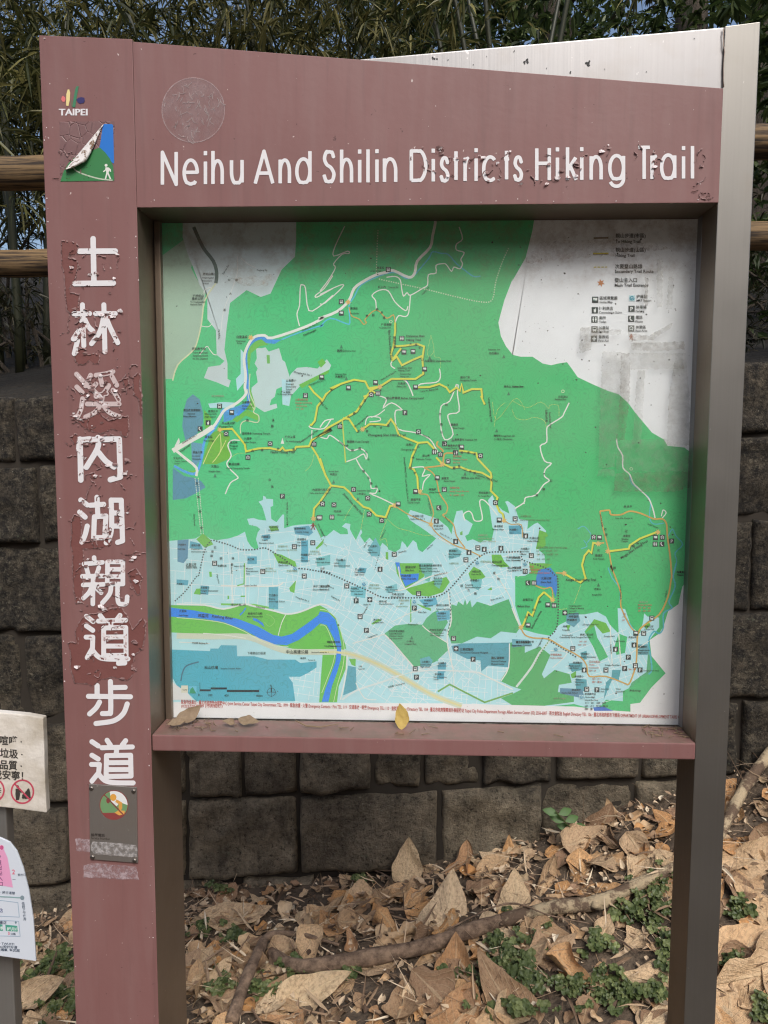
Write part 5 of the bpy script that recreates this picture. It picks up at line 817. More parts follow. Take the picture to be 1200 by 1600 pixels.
G_ = {'N': [[(0, 0), (0, 1), (1, 0), (1, 1)]], 'i': [[(.5, 0), (.5, xh)], [(.5, .90), (.5, 1.02)]], 'l': [[(.5, 0), (.5, 1.02)]], 'h': [[(0, 0), (0, 1.02)], [(0, .34)]+arc(.5, .36, .5, .36, 180, 0)+[(1, 0)]], 'n': [[(0, 0), (0, xh+.03)], [(0, .34)]+arc(.5, .36, .5, .36, 180, 0)+[(1, 0)]],
      'e': [[(.02, .37), (.98, .37)]+arc(.5, .36, .5, .39, 2, 318, 22)], 'u': [[(0, xh+.03), (0, .36)]+arc(.5, .36, .5, .37, 180, 360), [(1, xh+.03), (1, 0)]], 'A': [[(0, 0), (.5, 1), (1, 0)], [(.2, .32), (.8, .32)]], 'd': [arc(.5, .36, .5, .39, 0, 360, 24), [(1, 0), (1, 1.02)]], 'S': [spline([(.95, .78), (.72, .98), (.3, .97), (.08, .76), (.28, .57), (.7, .46), (.97, .26), (.75, .03), (.3, .01), (.03, .24)], 5)],
      'D': [[(0, 0), (0, 1), (.35, 1)]+arc(.4, .5, .6, .5, 90, -90, 16)+[(0, 0)]], 's': [spline([(.95, .56), (.7, .72), (.3, .71), (.1, .55), (.3, .42), (.75, .32), (.95, .17), (.7, -.01), (.3, 0), (.03, .17)], 5)], 't': [[(.5, 0), (.5, .93)], [(0, xh-.02), (1, xh-.02)]], 'r': [[(0, 0), (0, xh+.03)], [(0, .36)]+arc(.75, .36, .75, .35, 180, 80, 8)], 'c': [arc(.5, .36, .5, .39, 48, 312, 20)],
      'H': [[(0, 0), (0, 1)], [(1, 0), (1, 1)], [(0, .53), (1, .53)]], 'k': [[(0, 0), (0, 1.02)], [(.95, xh), (0, .30)], [(.32, .43), (1, 0)]], 'g': [arc(.5, .36, .5, .39, 0, 360, 24), [(1, xh+.03), (1, 0)]+arc(.5, -.02, .5, .24, 0, -155, 12)], 'T': [[(0, 1), (1, 1)], [(.5, 1), (.5, 0)]], 'a': [arc(.5, .36, .5, .39, 0, 360, 24), [(1, xh+.03), (1, -.02)]]}
TITLE = [('N', 251, 278), ('e', 285, 311), ('i', 318, 324), ('h', 330, 350), ('u', 359, 381), ('A', 396, 429), ('n', 435, 455), ('d', 461, 487), ('S', 503, 525), ('h', 531, 552), ('i', 559, 565), ('l', 572, 578), ('i', 586, 592), ('n', 598, 621), ('D', 640, 668), ('i', 674, 680), ('s', 686, 703), ('t', 706, 719), ('r', 724, 735), ('i', 741, 747), ('c', 753, 779), ('t', 785, 798), ('s', 801, 818), ('H', 836, 861), ('i', 868, 874), ('k', 884, 903), ('i', 906, 912), ('n', 921, 942), ('g', 950, 977), ('T', 995, 1018), ('r', 1016, 1029), ('a', 1031, 1057), ('i', 1065, 1071), ('l', 1079, 1085)]
title = adopt(empty('title_lettering', (0, 0, 0)), sign)
SW = 5.5
for n_, (ch, xa, xb) in enumerate(TITLE):
    st = []
    for s in G_[ch]:
        q = []
        for u, v in s:
            x = xa+SW/2+u*max(xb-xa-SW, .01) if xb-xa > 8 else (xa+xb)/2
            base = 288.5-(x-250)*.0118; q.append((x, base-SW*.0-v*(50.5-.0015*(x-250))+(0 if .02 < v < .98 else (-SW*.35 if v <= .02 else SW*.35))*(0 if ch in 'ilhnHNTkrA' and True else 1)))
        st.append(q)
    hurt = {'D': .82, 's': .88, 't': .92, 'r': .86, 'c': .88, 'H': .84, 'k': .86, 'T': .88}.get(ch, 0) if 640 < xa < 900 or xa > 990 else 0
    er = (lambda X, Y, D: (fbm(X, Y, 13, 3)-hurt)*60) if hurt else None
    V, F = stroke_mesh(st, SW, .5, er, butt=True)
    on_sign('letter', V, F, LY, WHITE, sign)
bpy.data.objects.remove(title)

C3 = lambda *p: [(x/4, 340+y/4) for x, y in p]
C4 = lambda *p: [(x/4, 740+y/4) for x, y in p]
C5 = lambda *p: [(x/3.077, 1080+y/3.077) for x, y in p]
CH = [
 ([C3((582, 132), (587, 405)), C3((497, 210), (720, 209)), C3((468, 412), (708, 409))], 8.6, .72),
 ([C3((462, 601), (560, 600)), C3((515, 545), (524, 800)), C3((520, 615), (500, 690), (458, 758)), C3((532, 640), (552, 680), (580, 708)), C3((597, 600), (720, 600)), C3((649, 545), (656, 838)), C3((648, 618), (625, 710), (572, 788)), C3((662, 622), (690, 690), (736, 782)), C3((485, 770), (464, 850))], 7.8, .66),
 ([C3((478, 978), (515, 1018)), C3((480, 1058), (514, 1092)), C3((516, 1132), (505, 1200), (484, 1246)), C3((566, 985), (535, 1052)), C3((600, 985), (665, 975), (706, 962)), C3((624, 985), (638, 1045)), C3((700, 992), (730, 1048)), C3((560, 1060), (600, 1095), (612, 1115)), C3((600, 1040), (570, 1075)), C3((680, 1050), (645, 1100), (600, 1118)), C3((706, 1078), (742, 1140)), C3((545, 1165), (745, 1165)), C3((640, 1110), (632, 1160), (595, 1215), (535, 1246)), C3((642, 1165), (680, 1215), (748, 1244)), C3((600, 1110), (665, 1100))], 7.4, .50),
 ([C4((505, 40), (500, -210), (560, -216)), C4((560, -212), (742, -216)), C4((745, -216), (752, 20), (690, 38)), C4((612, -225), (610, -160), (540, -40)), C4((618, -130), (660, -80), (712, -42)), C4((500, -215), (492, -150))], 8.8, .62),
 ([C4((505, 165), (545, 196)), C4((498, 240), (532, 272)), C4((545, 328), (533, 380), (512, 428)), C4((565, 198), (648, 192)), C4((606, 148), (612, 265)), C4((590, 270), (585, 400), (655, 400), (662, 265), (590, 270)), C4((695, 165), (698, 320), (688, 390), (664, 432)), C4((695, 166), (758, 166), (766, 420), (735, 430)), C4((700, 246), (762, 246)), C4((700, 328), (764, 328))], 8.0, .70),
 ([C4((525, 565), (640, 555)), C4((588, 525), (590, 558)), C4((540, 588), (552, 632)), C4((618, 588), (604, 632)), C4((515, 642), (645, 640)), C4((520, 696), (648, 692)), C4((582, 645), (580, 815)), C4((575, 705), (555, 745), (522, 778)), C4((592, 705), (632, 745)), C4((672, 552), (768, 552), (768, 690), (670, 690), (672, 552)), C4((675, 598), (764, 598)), C4((675, 644), (764, 644)), C4((694, 695), (686, 750), (640, 808)), C4((735, 695), (738, 800), (768, 816), (790, 808), (795, 770))], 7.2, .68),
 ([C4((540, 892), (582, 925)), C4((540, 952), (580, 980)), C4((538, 1022), (580, 1022), (578, 1090), (545, 1150)), C4((576, 1100), (620, 1148), (690, 1160), (800, 1158)), C4((626, 886), (648, 915)), C4((750, 886), (728, 915)), C4((615, 922), (785, 916)), C4((695, 922), (690, 965)), C4((648, 965), (786, 962), (788, 1135), (648, 1138), (648, 965)), C4((655, 1022), (780, 1020)), C4((655, 1078), (780, 1078)), C4((740, 1186), (780, 1184))], 7.6, .58),
 ([C4((607, 1325), (607, 1388)), C4((690, 1300), (692, 1480), (680, 1498), (640, 1500)), C4((692, 1338), (782, 1336)), C4((553, 1392), (815, 1395)), C4((622, 1428), (600, 1465), (560, 1502)), C4((795, 1440), (770, 1500), (710, 1545), (600, 1562))], 8.0, 0),
 ([C5((442, 243), (472, 263)), C5((442, 308), (472, 326)), C5((440, 352), (478, 352), (474, 392), (442, 432)), C5((472, 395), (505, 430), (560, 440), (640, 441)), C5((515, 236), (530, 258)), C5((604, 238), (588, 258)), C5((490, 272), (636, 268)), C5((562, 272), (558, 306)), C5((512, 310), (628, 308), (630, 408), (510, 410), (512, 310)), C5((515, 344), (625, 343)), C5((515, 377), (626, 377))], 7.8, 0)]
FADED = flat('faded_vinyl', lin((214, 196, 194)), .6, 0, .5, 200)
sv, sf = [], []
curls = []
for k, (st, wd, hurt) in enumerate(CH):
    st = [spline(s, 5) if len(s) > 2 and s[0] != s[-1] and not any(abs(np.dot(np.array(s[i+1])-s[i], np.array(s[i])-s[i-1]))/(np.linalg.norm(np.array(s[i+1])-s[i])*np.linalg.norm(np.array(s[i])-s[i-1])+1e-6) < .35 for i in range(1, len(s)-1)) else s for s in st]
    cut = hurt if hurt else 9
    if k == 2:   # badly worn: mostly the outlines of the strokes are left
        er = lambda X, Y, D: np.minimum((fbm(X, Y, 9, 3)-.52)*40, -(D+1.9))
    elif k in (3, 6): er = lambda X, Y, D: np.where(Y < np.mean(Y)+(60 if k == 6 else -8), np.minimum((fbm(X+k*50, Y, 10, 3)-.56)*50, -(D+2.0)), -9)
    elif hurt: er = lambda X, Y, D: (fbm(X+k*31, Y+9, 14, 4)-cut)*60
    else: er = None
    V, F = stroke_mesh(st, wd, .7, er)
    on_sign('character', V, F, LY-.0004, FADED if k == 2 else WHITE, sign)
    if hurt:
        V, F = stroke_mesh(st, wd, .8, (lambda X, Y, D: (.40-fbm(X+k*31+4, Y, 12, 3))*60))
        if len(F): on_sign('worn_stroke', V, F, LY-.0002, WORNWHITE, sign)

# bare patches where paint has flaked off, with curled lips of paint round them
PATCH = [C3((385, 145), (470, 155), (492, 180), (480, 200), (485, 225), (430, 235), (428, 250), (478, 262), (485, 300), (480, 330), (465, 385), (445, 415), (430, 445), (440, 470), (495, 480), (490, 540), (480, 590), (440, 600), (420, 580), (410, 490), (405, 400), (400, 330), (388, 310)), C3((480, 810), (530, 820), (545, 860), (590, 850), (620, 860), (615, 910), (590, 915), (560, 890), (530, 915), (490, 920), (465, 880)), C3((830, 1000), (860, 970), (875, 985), (872, 1060), (885, 1110), (886, 1240), (872, 1230), (868, 1130), (840, 1110)), C3((480, 1265), (560, 1250), (600, 1190), (640, 1240), (680, 1270), (740, 1250), (800, 1240), (805, 1320), (790, 1370), (760, 1360), (755, 1335), (700, 1320), (630, 1350), (560, 1330), (520, 1310)), C3((765, 1010), (800, 1000), (805, 1040), (780, 1060)), C3((440, 1370), (475, 1350), (490, 1400), (470, 1420)),
  C4((445, 300), (465, 255), (500, 270), (510, 330), (505, 400), (515, 430), (600, 420), (610, 460), (560, 470), (520, 470), (520, 560), (510, 600), (520, 690), (515, 800), (475, 810), (460, 720), (455, 600), (455, 480), (440, 440), (450, 380)), C4((490, 940), (520, 900), (560, 880), (640, 870), (700, 840), (760, 840), (800, 900), (830, 980), (890, 900), (910, 930), (908, 1010), (885, 1100), (850, 1120), (820, 1200), (840, 1240), (800, 1290), (700, 1270), (620, 1290), (580, 1330), (540, 1310), (470, 1310), (440, 1210), (445, 1130), (425, 1060), (440, 1050), (480, 1060), (470, 990)), C4((800, 620), (850, 590), (890, 650), (870, 690), (880, 740), (860, 760), (830, 700)), C4((560, 410), (700, 405), (690, 450), (600, 470)), C3((440, 1240), (470, 1235), (465, 1260), (445, 1265)), C4((560, 1, ), (590, -8), (600, 20), (575, 30))]
lips = []
def lip(path, w0, h, seed, closed=True):
    "a thin strip of paint along a path, its free edge lifted towards the viewer"
    r = random.Random(seed); n = len(path); vs = []; fs = []
    for i, p in enumerate(path):
        a = np.array(path[i-1] if closed or i else path[i]); b = np.array(path[(i+1) % n] if closed or i < n-1 else path[i]); t_ = b-a; t_ = t_/max(np.linalg.norm(t_), 1e-6)
        nn = np.array([t_[1], -t_[0]]); ww = w0*r.uniform(.3, 1.3); hh_ = h*r.uniform(.1, 1.2)
        q0 = np.array(p)+nn*ww*.8; q1 = np.array(p)-nn*ww*.3
        vs += [at(*q0, FY0-.0008), at(*q1, FY0-.0008-hh_)]
        if i and r.random() < .86: fs.append((2*i-2, 2*i-1, 2*i+1, 2*i))
    return vs, fs
for i, P_ in enumerate(PATCH):
    J = jag(P_, 2.2, .7, i); vs = [at(p[0], p[1], FY0-.0003-.000012*i) for p in J]
    adopt(put('bare_patch', vs, tessellate_polygon([[Vector((p[0], p[1], 0)) for p in J]]), UNDER), sign)
    lips.append(lip(J, 1.8, .0016, i))
def walk(x, y, a, n, step, seed):
    r = random.Random(seed); out = [(x, y)]
    for _ in range(n): a += r.uniform(-.8, .8); x += step*math.cos(a); y += step*math.sin(a); out.append((x, y))
    return out
k = 0
for (x0, y0, x1, y1, n) in ((104, 380, 190, 460, 10), (104, 480, 190, 560, 20), (104, 575, 210, 665, 34), (104, 665, 205, 760, 24), (110, 780, 215, 850, 14), (115, 860, 215, 950, 22), (110, 950, 225, 1060, 22), (638, 225, 682, 290, 4), (686, 230, 760, 290, 6), (750, 232, 830, 290, 6), (838, 232, 920, 285, 5), (935, 222, 1000, 250, 3), (1015, 235, 1045, 275, 3), (1088, 240, 1100, 300, 9), (1105, 295, 1120, 310, 3), (80, 235, 130, 280, 8)):
    for _ in range(n):
        lips.append(lip(walk(random.uniform(x0, x1), random.uniform(y0, y1), random.uniform(0, 6.28), random.randint(3, 9), 2.2, k), 1.5, .0018, k, False)); k += 1
tag(adopt(put('paint_lip', *join(lips), FLAKE), sign), kind='stuff')
fl = []
for (x0, y0, x1, y1, n) in ((640, 224, 690, 240, 4), (690, 235, 830, 288, 16), (840, 238, 905, 288, 8), (936, 224, 968, 238, 4), (1010, 234, 1040, 270, 5), (105, 385, 190, 470, 8), (108, 480, 190, 560, 14), (110, 580, 200, 660, 20), (115, 660, 200, 750, 18), (115, 770, 200, 850, 8), (118, 860, 215, 950, 18), (118, 950, 225, 1060, 14)):
    for _ in range(n):
        x, y = random.uniform(x0, x1), random.uniform(y0, y1); r = random.uniform(1.5, 5.2); a = random.uniform(0, 6.28); m = random.randint(4, 6)
        tilt = random.uniform(0, 6.28); vs = []
        for q in range(m):
            aa = a+6.283*q/m+random.uniform(-.3, .3); rr = r*random.uniform(.5, 1.1); dx, dy = rr*math.cos(aa)*1.3, rr*math.sin(aa)*.75
            vs.append(at(x+dx, y+dy, FY0-.0018-max(0, (dx*math.cos(tilt)+dy*math.sin(tilt)))*.0007))
        fl.append((vs, [tuple(range(m))]))
tag(adopt(put('paint_flake', *join(fl[::2]), WORNWHITE), sign), kind='stuff'); tag(adopt(put('paint_flake', *join(fl[1::2]), FLAKE), sign), kind='stuff')

# ghost of a round label, tape glue, scratches
GHOSTC = film('label_ghost', (172, 150, 150), .60, 34, (.35, .7)); TAPE = film('tape_residue', (192, 172, 176), .75, 120, (.4, .62))
t = GHOSTC; nt = t.node_tree
o = Sheet(); o.disc(302, 172, 49.5, 51, (190, 180, 180), 1, 48)
on_sign('label_ghost', o.V, o.F, FY0-.0004, GHOSTC, sign)
ring = arc(302, 172, 49, 50.5, 0, 360, 60); s = Sheet(); s.line(ring, 1.3, (0, 0, 0), 1); on_sign('label_ghost_rim', s.V, s.F, FY0-.0006, film('rim_glue', (206, 190, 190), .6, 120), sign)
s = Sheet()
for _ in range(60):
    a, rr = random.uniform(0, 6.28), 46*math.sqrt(random.random()); x, y = 302+rr*math.cos(a), 172+rr*math.sin(a)*.95; s.line(walk(x, y, 1.57+random.uniform(-.4, .4), 4, random.uniform(1, 4), _), random.uniform(.4, .9), (0, 0, 0), 1)
on_sign('label_scrape', [(p[0], p[1]) for p in s.V], s.F, FY0-.0008, GLUE, sign)
patch('tape_residue', C5((400, 838), (450, 826), (655, 842), (668, 908), (640, 905), (402, 895)), FY0-.0006, TAPE, sign, 5, .8, 3)
patch('tape_residue', C5((362, 712), (376, 708), (432, 714), (434, 775), (368, 768)), FY0-.0006, TAPE, sign, 4, .8, 4)

# squashed insects and drops on the steel beam, chips of paint knocked off the maroon edges
s = []
for x, y, r in ((822, 97, 3.2), (824, 94, 2.2), (918, 100, 3.4), (920, 96, 2.0), (678, 90, 2.6), (683, 91, 1.4), (804, 80, 1.2), (892, 113, 1.6), (700, 93, 1.), (854, 106, 1.), (760, 88, .8), (945, 108, .8), (1085, 60, .9), (1010, 112, .8), (740, 101, .9)):
    for k in range(3):
        a = random.uniform(0, 6.28); dx, dy = r*.7*math.cos(a), r*.7*math.sin(a); m = 7
        s.append(([at(x+dx+r*.7*math.cos(6.283*q/m)*random.uniform(.4, 1.2), y+dy+r*.7*math.sin(6.283*q/m)*random.uniform(.4, 1.2), .0028-.0001*k) for q in range(m)], [tuple(range(m))]))
tag(adopt(put('splat', *join(s), DARK), sign), kind='stuff')
s = []
for _ in range(46):
    e = random.random()
    if e < .45: y = random.uniform(60, 1590); x = 63+(y-57)*.0376+abs(random.gauss(0, 3))
    elif e < .75: y = random.uniform(330, 1590); x = 214+(y-325)*.0222-abs(random.gauss(0, 3))
    else: x = random.uniform(240, 1110); y = 316-abs(random.gauss(0, 2.5))
    r = random.uniform(.5, 1.3); m = 6
    s.append(([at(x+r*math.cos(6.283*q/m)*random.uniform(.5, 1.3), y+r*math.sin(6.283*q/m)*random.uniform(.5, 1.3), FY0-.0005-.00001*_) for q in range(m)], [tuple(range(m))]))
tag(adopt(put('paint_chip', *join(s), WORNWHITE), sign), kind='stuff')

# city emblem, word and the peeling trail sticker
s = Sheet(); q = lambda x, y: (80+x/6.667, 120+y/6.667)
s.poly([q(*p) for p in ((103, 235), (112, 205), (125, 198), (145, 215), (150, 235), (138, 262), (118, 258))], (222, 116, 116), 1)
s.poly([q(*p) for p in ((155, 300), (158, 180), (172, 132), (188, 132), (198, 165), (194, 240), (180, 305))], (232, 214, 148), 1)
s.poly([q(*p) for p in ((222, 315), (232, 230), (250, 130), (262, 100), (287, 98), (268, 200), (250, 318))], (62, 128, 92), 1.2); s.poly([q(*p) for p in ((208, 240), (216, 240), (230, 310), (212, 312))], (100, 110, 84), 1)
s.poly([q(*p) for p in ((262, 235), (285, 218), (315, 212), (345, 218), (350, 250), (340, 272), (300, 280), (275, 265))], (50, 44, 100), 1)
s.build('city_emblem', FY0-.0005, print_mat('emblem_print', .5).m, sign)
V, F, wdt = glyphs('TAIPEI'); s = Sheet(); k = 44.5/(wdt*14.2)
for dx in (0, .55, 1.0): s.tri([(92.0+u*14.2*k+dx*.8-.3, 180.2-v*14.2*1.02-dx*.1) for u, v in V], F, (228, 226, 228), 1+dx)
s.build('emblem_word', FY0-.0005, print_mat('word_print', .5).m, sign)
PM = print_mat('sticker_print', .35).m
t = NT('cracked_glue'); c = t.coord(); vo = t.node('ShaderNodeTexVoronoi', feature='DISTANCE_TO_EDGE'); vo.inputs['Scale'].default_value = 55; t.link(c, vo.inputs['Vector'])
t.set(Base_Color=t.mix(t.noise(c, 60, 5), lin((112, 80, 80)), lin((134, 104, 102))), Roughness=.5); t.bump(t.ramp(t.math('ADD', vo.outputs['Distance'], t.math('MULTIPLY', t.noise(c, 40, 4), .03)), [(.0, 0.), (.06, 1.)]), .5, .003)
patch('sticker_bed', [q(85, 468), q(660, 462), q(662, 1085), q(95, 1092)], FY0-.0003, t.m, sign, 6, .3, 8)
s = Sheet()
s.poly([q(540, 500), q(555, 492), q(632, 492), q(645, 505), q(655, 900), q(640, 900), q(500, 740), q(510, 700)], (44, 120, 206), 1)
s.poly([q(505, 735), q(560, 785), q(610, 850), q(645, 930), q(656, 1080), q(95, 1090), q(130, 985), q(180, 900), q(230, 850)], (62, 130, 78), 1.4)
s.line(spline([q(215, 930), q(270, 985), q(400, 1035), q(520, 1065), q(640, 1078)], 5), 2.0, (190, 200, 180), 2)
x, y = q(588, 985); walker(0, 0, 0, (0, 0, 0)) if False else None
s.disc(q(572, 922)[0], q(572, 922)[1], 2.3, 2.3, (226, 228, 220), 2.2, 12); s.poly([q(*p) for p in ((566, 942), (600, 945), (622, 965), (624, 988), (612, 990), (606, 972), (598, 1000), (625, 1062), (610, 1066), (588, 1012), (572, 1066), (558, 1062), (574, 1000), (572, 975), (545, 994), (540, 985), (562, 966))], (226, 228, 220), 2.2)
for k in range(26): s.disc(q(random.uniform(130, 420), 0)[0], q(0, random.uniform(880, 1080))[1], random.uniform(.3, 1.1), random.uniform(.3, .8), random.choice(((30, 40, 24), (110, 90, 40), (60, 56, 30))), 2.4, 6)
s.build('trail_sticker', FY0-.0006, PM, sign)
# curled back corner of the sticker
A0, B0 = np.array(q(150, 960)), np.array(q(540, 495)); n0 = np.array([.76, .62])
V = []; F = []; nu, nv = 16, 8
for i in range(nu+1):
    u = i/nu; base = A0+(B0-A0)*u; wmax = 20*math.sin(math.pi*min(1, (.12+u*.95)))**.6*(1-.80*u)+1.5 if u > .25 else 20*(u/.25)**.7*.62+1
    for j in range(nv+1):
        v = j/nv; a = v*2.5; off = wmax*(.55*math.sin(a*.62)/1.0+.5*v); lift = .0012+.010*(1-.75*u)*math.sin(v*math.pi*.80)*(.4+.6*math.sin(math.pi*min(1, u+.18)))
        P_ = base+n0*off; V.append(at(P_[0], P_[1], FY0-lift))
for i in range(nu):
    for j in range(nv): F.append((i*(nv+1)+j, (i+1)*(nv+1)+j, (i+1)*(nv+1)+j+1, i*(nv+1)+j+1))
t = NT('sticker_back'); c = t.coord()
t.set(Base_Color=t.mix(t.ramp(t.noise(c, 170, 4, .7), [(.54, 0.), (.60, 1.)]), lin((226, 222, 218)), lin((120, 92, 66))), Roughness=.6)
adopt(put('sticker_curl', V, F, t.m, smooth=True), sign)

# service plate with four screws
q2 = lambda x, y: (110+x/8, 1200+y/8)
PY = FY0-.0035
def plate_poly(ps, Y): return [(at(*q2(*p), Y)[0], at(*q2(*p), Y)[2]) for p in ps]
plate = prism('service_plate', plate_poly(((232, 200), (828, 245), (842, 1190), (245, 1142)), PY), PY, FY0-.0003, steel('plate_steel', (.40, .37, .34), .45, .8), .0008, sign)
for x, y in ((262, 255), (790, 290), (278, 1115), (804, 1158)):
    p = at(*q2(x, y), PY); V, F = tube([(p[0], PY+.0005, p[2]), (p[0], PY-.0012, p[2]), (p[0], PY-.0022, p[2])], [.0040, .0040, .0026], 12)
    sc_ = put('screw', V, F, steel('screw_steel', (.22, .2, .18), .4), plate)
s = Sheet(); cx, cy = q2(545, 462); R_ = 22.6
s.disc(cx, cy, R_, R_*1.03, (140, 74, 70), 1, 40)
dk = lambda ps: [(cx+R_*.94*a, cy+R_*.97*b) for a, b in ps]
s.poly(dk([(math.cos(math.radians(a)), math.sin(math.radians(a))) for a in range(0, 361, 8)][:-1]), (112, 150, 104), 1.5)
s.poly(dk([(math.cos(math.radians(a)), math.sin(math.radians(a))) for a in range(-108, 1, 6)]+[(.45, -.2), (.2, .08), (-.2, -.25)]), (224, 226, 224), 2)
s.poly(dk([(math.cos(math.radians(a)), math.sin(math.radians(a))) for a in range(32, 149, 6)]), (138, 66, 64), 2)
s.disc(cx-9, cy-7, 3, 4.5, (128, 66, 62), 2.2, 14)
# plain amber shapes stand where the cartoon is on the real plate
s.disc(cx-1, cy-12, 5, 5.5, (220, 160, 72), 2.3, 16); s.poly([(cx+4, cy-9), (cx+13, cy-4), (cx+13, cy+5), (cx+9, cy+11), (cx+7, cy+3), (cx+8, cy-1), (cx+2, cy-5)], (214, 156, 76), 2.3); s.poly([(cx+1, cy+12), (cx+7, cy+8), (cx+17, cy+9), (cx+16, cy+15), (cx+8, cy+16)], (220, 164, 84), 2.3)
s.line([(cx-R_*.66, cy-R_*.7), (cx+R_*.7, cy+R_*.72)], 2.0, (128, 70, 66), 3)
for i in range(5): pass
s.text(*q2(256, 850), 5.4, '檢舉電話', (56, 50, 46), 3, -2.5, 1.02); s.text(*q2(256, 886), 4.8, 'Service Number', (84, 76, 70), 3, -3, .95)
hz = s.depths(.00002); vs = [(at(x, y, PY)[0], PY-.0003-hz[g], at(x, y, PY)[2]) for x, y, g in s.V]; put('plate_print', vs, s.F, print_mat('plate_ink', .5).m, plate, colors=s.K)
J = jag([q2(*p) for p in ((275, 915), (820, 960), (838, 1000), (832, 1120), (300, 1075), (262, 1030), (258, 970))], 4, .6, 5)
put('tape_residue', [at(p[0], p[1], PY-.0007) for p in J], tessellate_polygon([[Vector((p[0], p[1], 0)) for p in J]]), film('plate_tape', (190, 186, 184), .75, 130, (.4, .6)), plate)

# ------------------------------------------------------------------ leaves of paper-dry colours
t = NT('dry_leaf'); uv = t.node('ShaderNodeTexCoord').outputs['UV']; su = t.node('ShaderNodeSeparateXYZ'); t.link(uv, su.inputs[0])
oi = t.node('ShaderNodeObjectInfo'); c = t.coord()
rnd = t.math('FRACT', t.math('ADD', oi.outputs['Random'], t.node('ShaderNodeNewGeometry').outputs['Random Per Island']))
col = t.ramp(rnd, [(0., lin((132, 104, 80))), (.2, lin((196, 162, 122))), (.4, lin((214, 188, 152))), (.6, lin((206, 152, 94))), (.75, lin((166, 132, 102))), (.9, lin((212, 186, 148))), (1., lin((150, 118, 92)))])
blot = t.noise(c, 22, 6, .65); col = t.mix(t.math('MULTIPLY', t.ramp(blot, [(.45, 0.), (.75, 1.)]), .75), col, lin((104, 74, 50)))
ab = t.math('ABSOLUTE', su.outputs[0]); mid = t.ramp(ab, [(.0, 1.), (.045, 1.), (.085, 0.)])
vv = t.math('SINE', t.math('MULTIPLY', t.math('SUBTRACT', su.outputs[1], t.math('MULTIPLY', ab, .42)), 52.)); lat = t.ramp(vv, [(.80, 0.), (.97, 1.)])
vein = t.math('MAXIMUM', mid, t.math('MULTIPLY', lat, .6)); col = t.mix(t.math('MULTIPLY', vein, .3), col, lin((206, 186, 150)))
col = t.mix(t.ramp(t.noise(c, 75, 2), [(.70, 0.), (.74, .7)]), col, lin((70, 46, 30)))
t.set(Base_Color=col, Roughness=.7); t.bump(t.math('ADD', t.math('MULTIPLY', vein, .5), t.noise(c, 45, 5)), .7, .006); DRYLEAF = t.m
def leaf_shape(kind, seed, curl=1.):
    r = random.Random(seed); nv, nu = 14, 8; V = []; UV = []
    cu = r.uniform(.25, 1.25)*curl*r.choice((1, 1, 1, -1)); cl_ = r.uniform(-.7, 1.3)*curl; tw = r.uniform(-.7, .7)*curl; sd = r.uniform(-.12, .12)
    ph, p2, p3 = (r.uniform(0, 6.28) for _ in range(3)); wa = r.uniform(.02, .06)
    for j in range(nv+1):
        v = j/nv
        if kind == 0: w_ = .27*math.sin(math.pi*v**.8)**.9
        elif kind == 1: w_ = .40*(math.sin(math.pi*v**.62))**.75*(1-.3*v)
        elif kind == 2: w_ = .34*(1-v)**.8*min(1, (v*6)**.6)
        else: w_ = .36*math.sin(math.pi*v**.8)**.9*(.78+.22*math.cos(v*13.+ph))
        w_ = max(w_, .002)*(1+.05*math.sin(v*19+ph))
        s0 = v-.5; yy = math.sin(cl_*s0)/cl_ if abs(cl_) > .05 else s0; z0 = (1-math.cos(cl_*s0))/cl_ if abs(cl_) > .05 else 0
        for i in range(nu+1):
            u = -1+2*i/nu; k = cu*(1+.5*math.sin(4*v+p2)); kk = k*u*w_*4; x = math.sin(kk)/(4*k) if abs(k) > .05 else u*w_; z = (1-math.cos(kk))/(4*k) if abs(k) > .05 else 0
            z += z0+tw*x*s0*1.4+wa*math.sin(9*v+ph+2*u)*abs(u)*min(1, w_*5)+.025*math.sin(6*u+11*v+p3)*min(1, w_*4)-.03*(1-abs(u))*min(1, w_*5)
            V.append((x+sd*4*(v-.5)**2, yy-.06*abs(u)*(1-v)*(kind == 1), z)); UV.append((u, v))
    F = [(j*(nu+1)+i, j*(nu+1)+i+1, (j+1)*(nu+1)+i+1, (j+1)*(nu+1)+i) for j in range(nv) for i in range(nu)]
    # stalk
    o = len(V); V += [(-.006, -.5, V[4][2]), (.006, -.5, V[4][2]), (.014+.1*tw, -.72, V[4][2]+.04), (.004+.1*tw, -.72, V[4][2]+.04)]; UV += [(0, 0)]*4; F.append((o, o+1, o+2, o+3))
    return V, F, UV
LM = []
for k in range(16):
    V, F, UV = leaf_shape((0, 1, 3, 1, 2, 0, 3, 1)[k % 8], 100+k, (.45, .65, .85, 1.05)[k % 4]); o = put('dead_leaf', V, F, DRYLEAF, smooth=True, uvs=UV); LM.append(o.data); bpy.data.objects.remove(o)
def frame(nrm_, tip):
    z = np.array(nrm_, float); z /= np.linalg.norm(z); y = np.array(tip, float); y -= z*np.dot(y, z); y /= np.linalg.norm(y); x = np.cross(y, z)
    return Matrix(((x[0], y[0], z[0]), (x[1], y[1], z[1]), (x[2], y[2], z[2]))).to_4x4()
def slope(x, y):
    e = .05; return np.array([-(float(gh(x+e, y))-float(gh(x-e, y)))/(2*e), -(float(gh(x, y+e))-float(gh(x, y-e)))/(2*e), 1.])
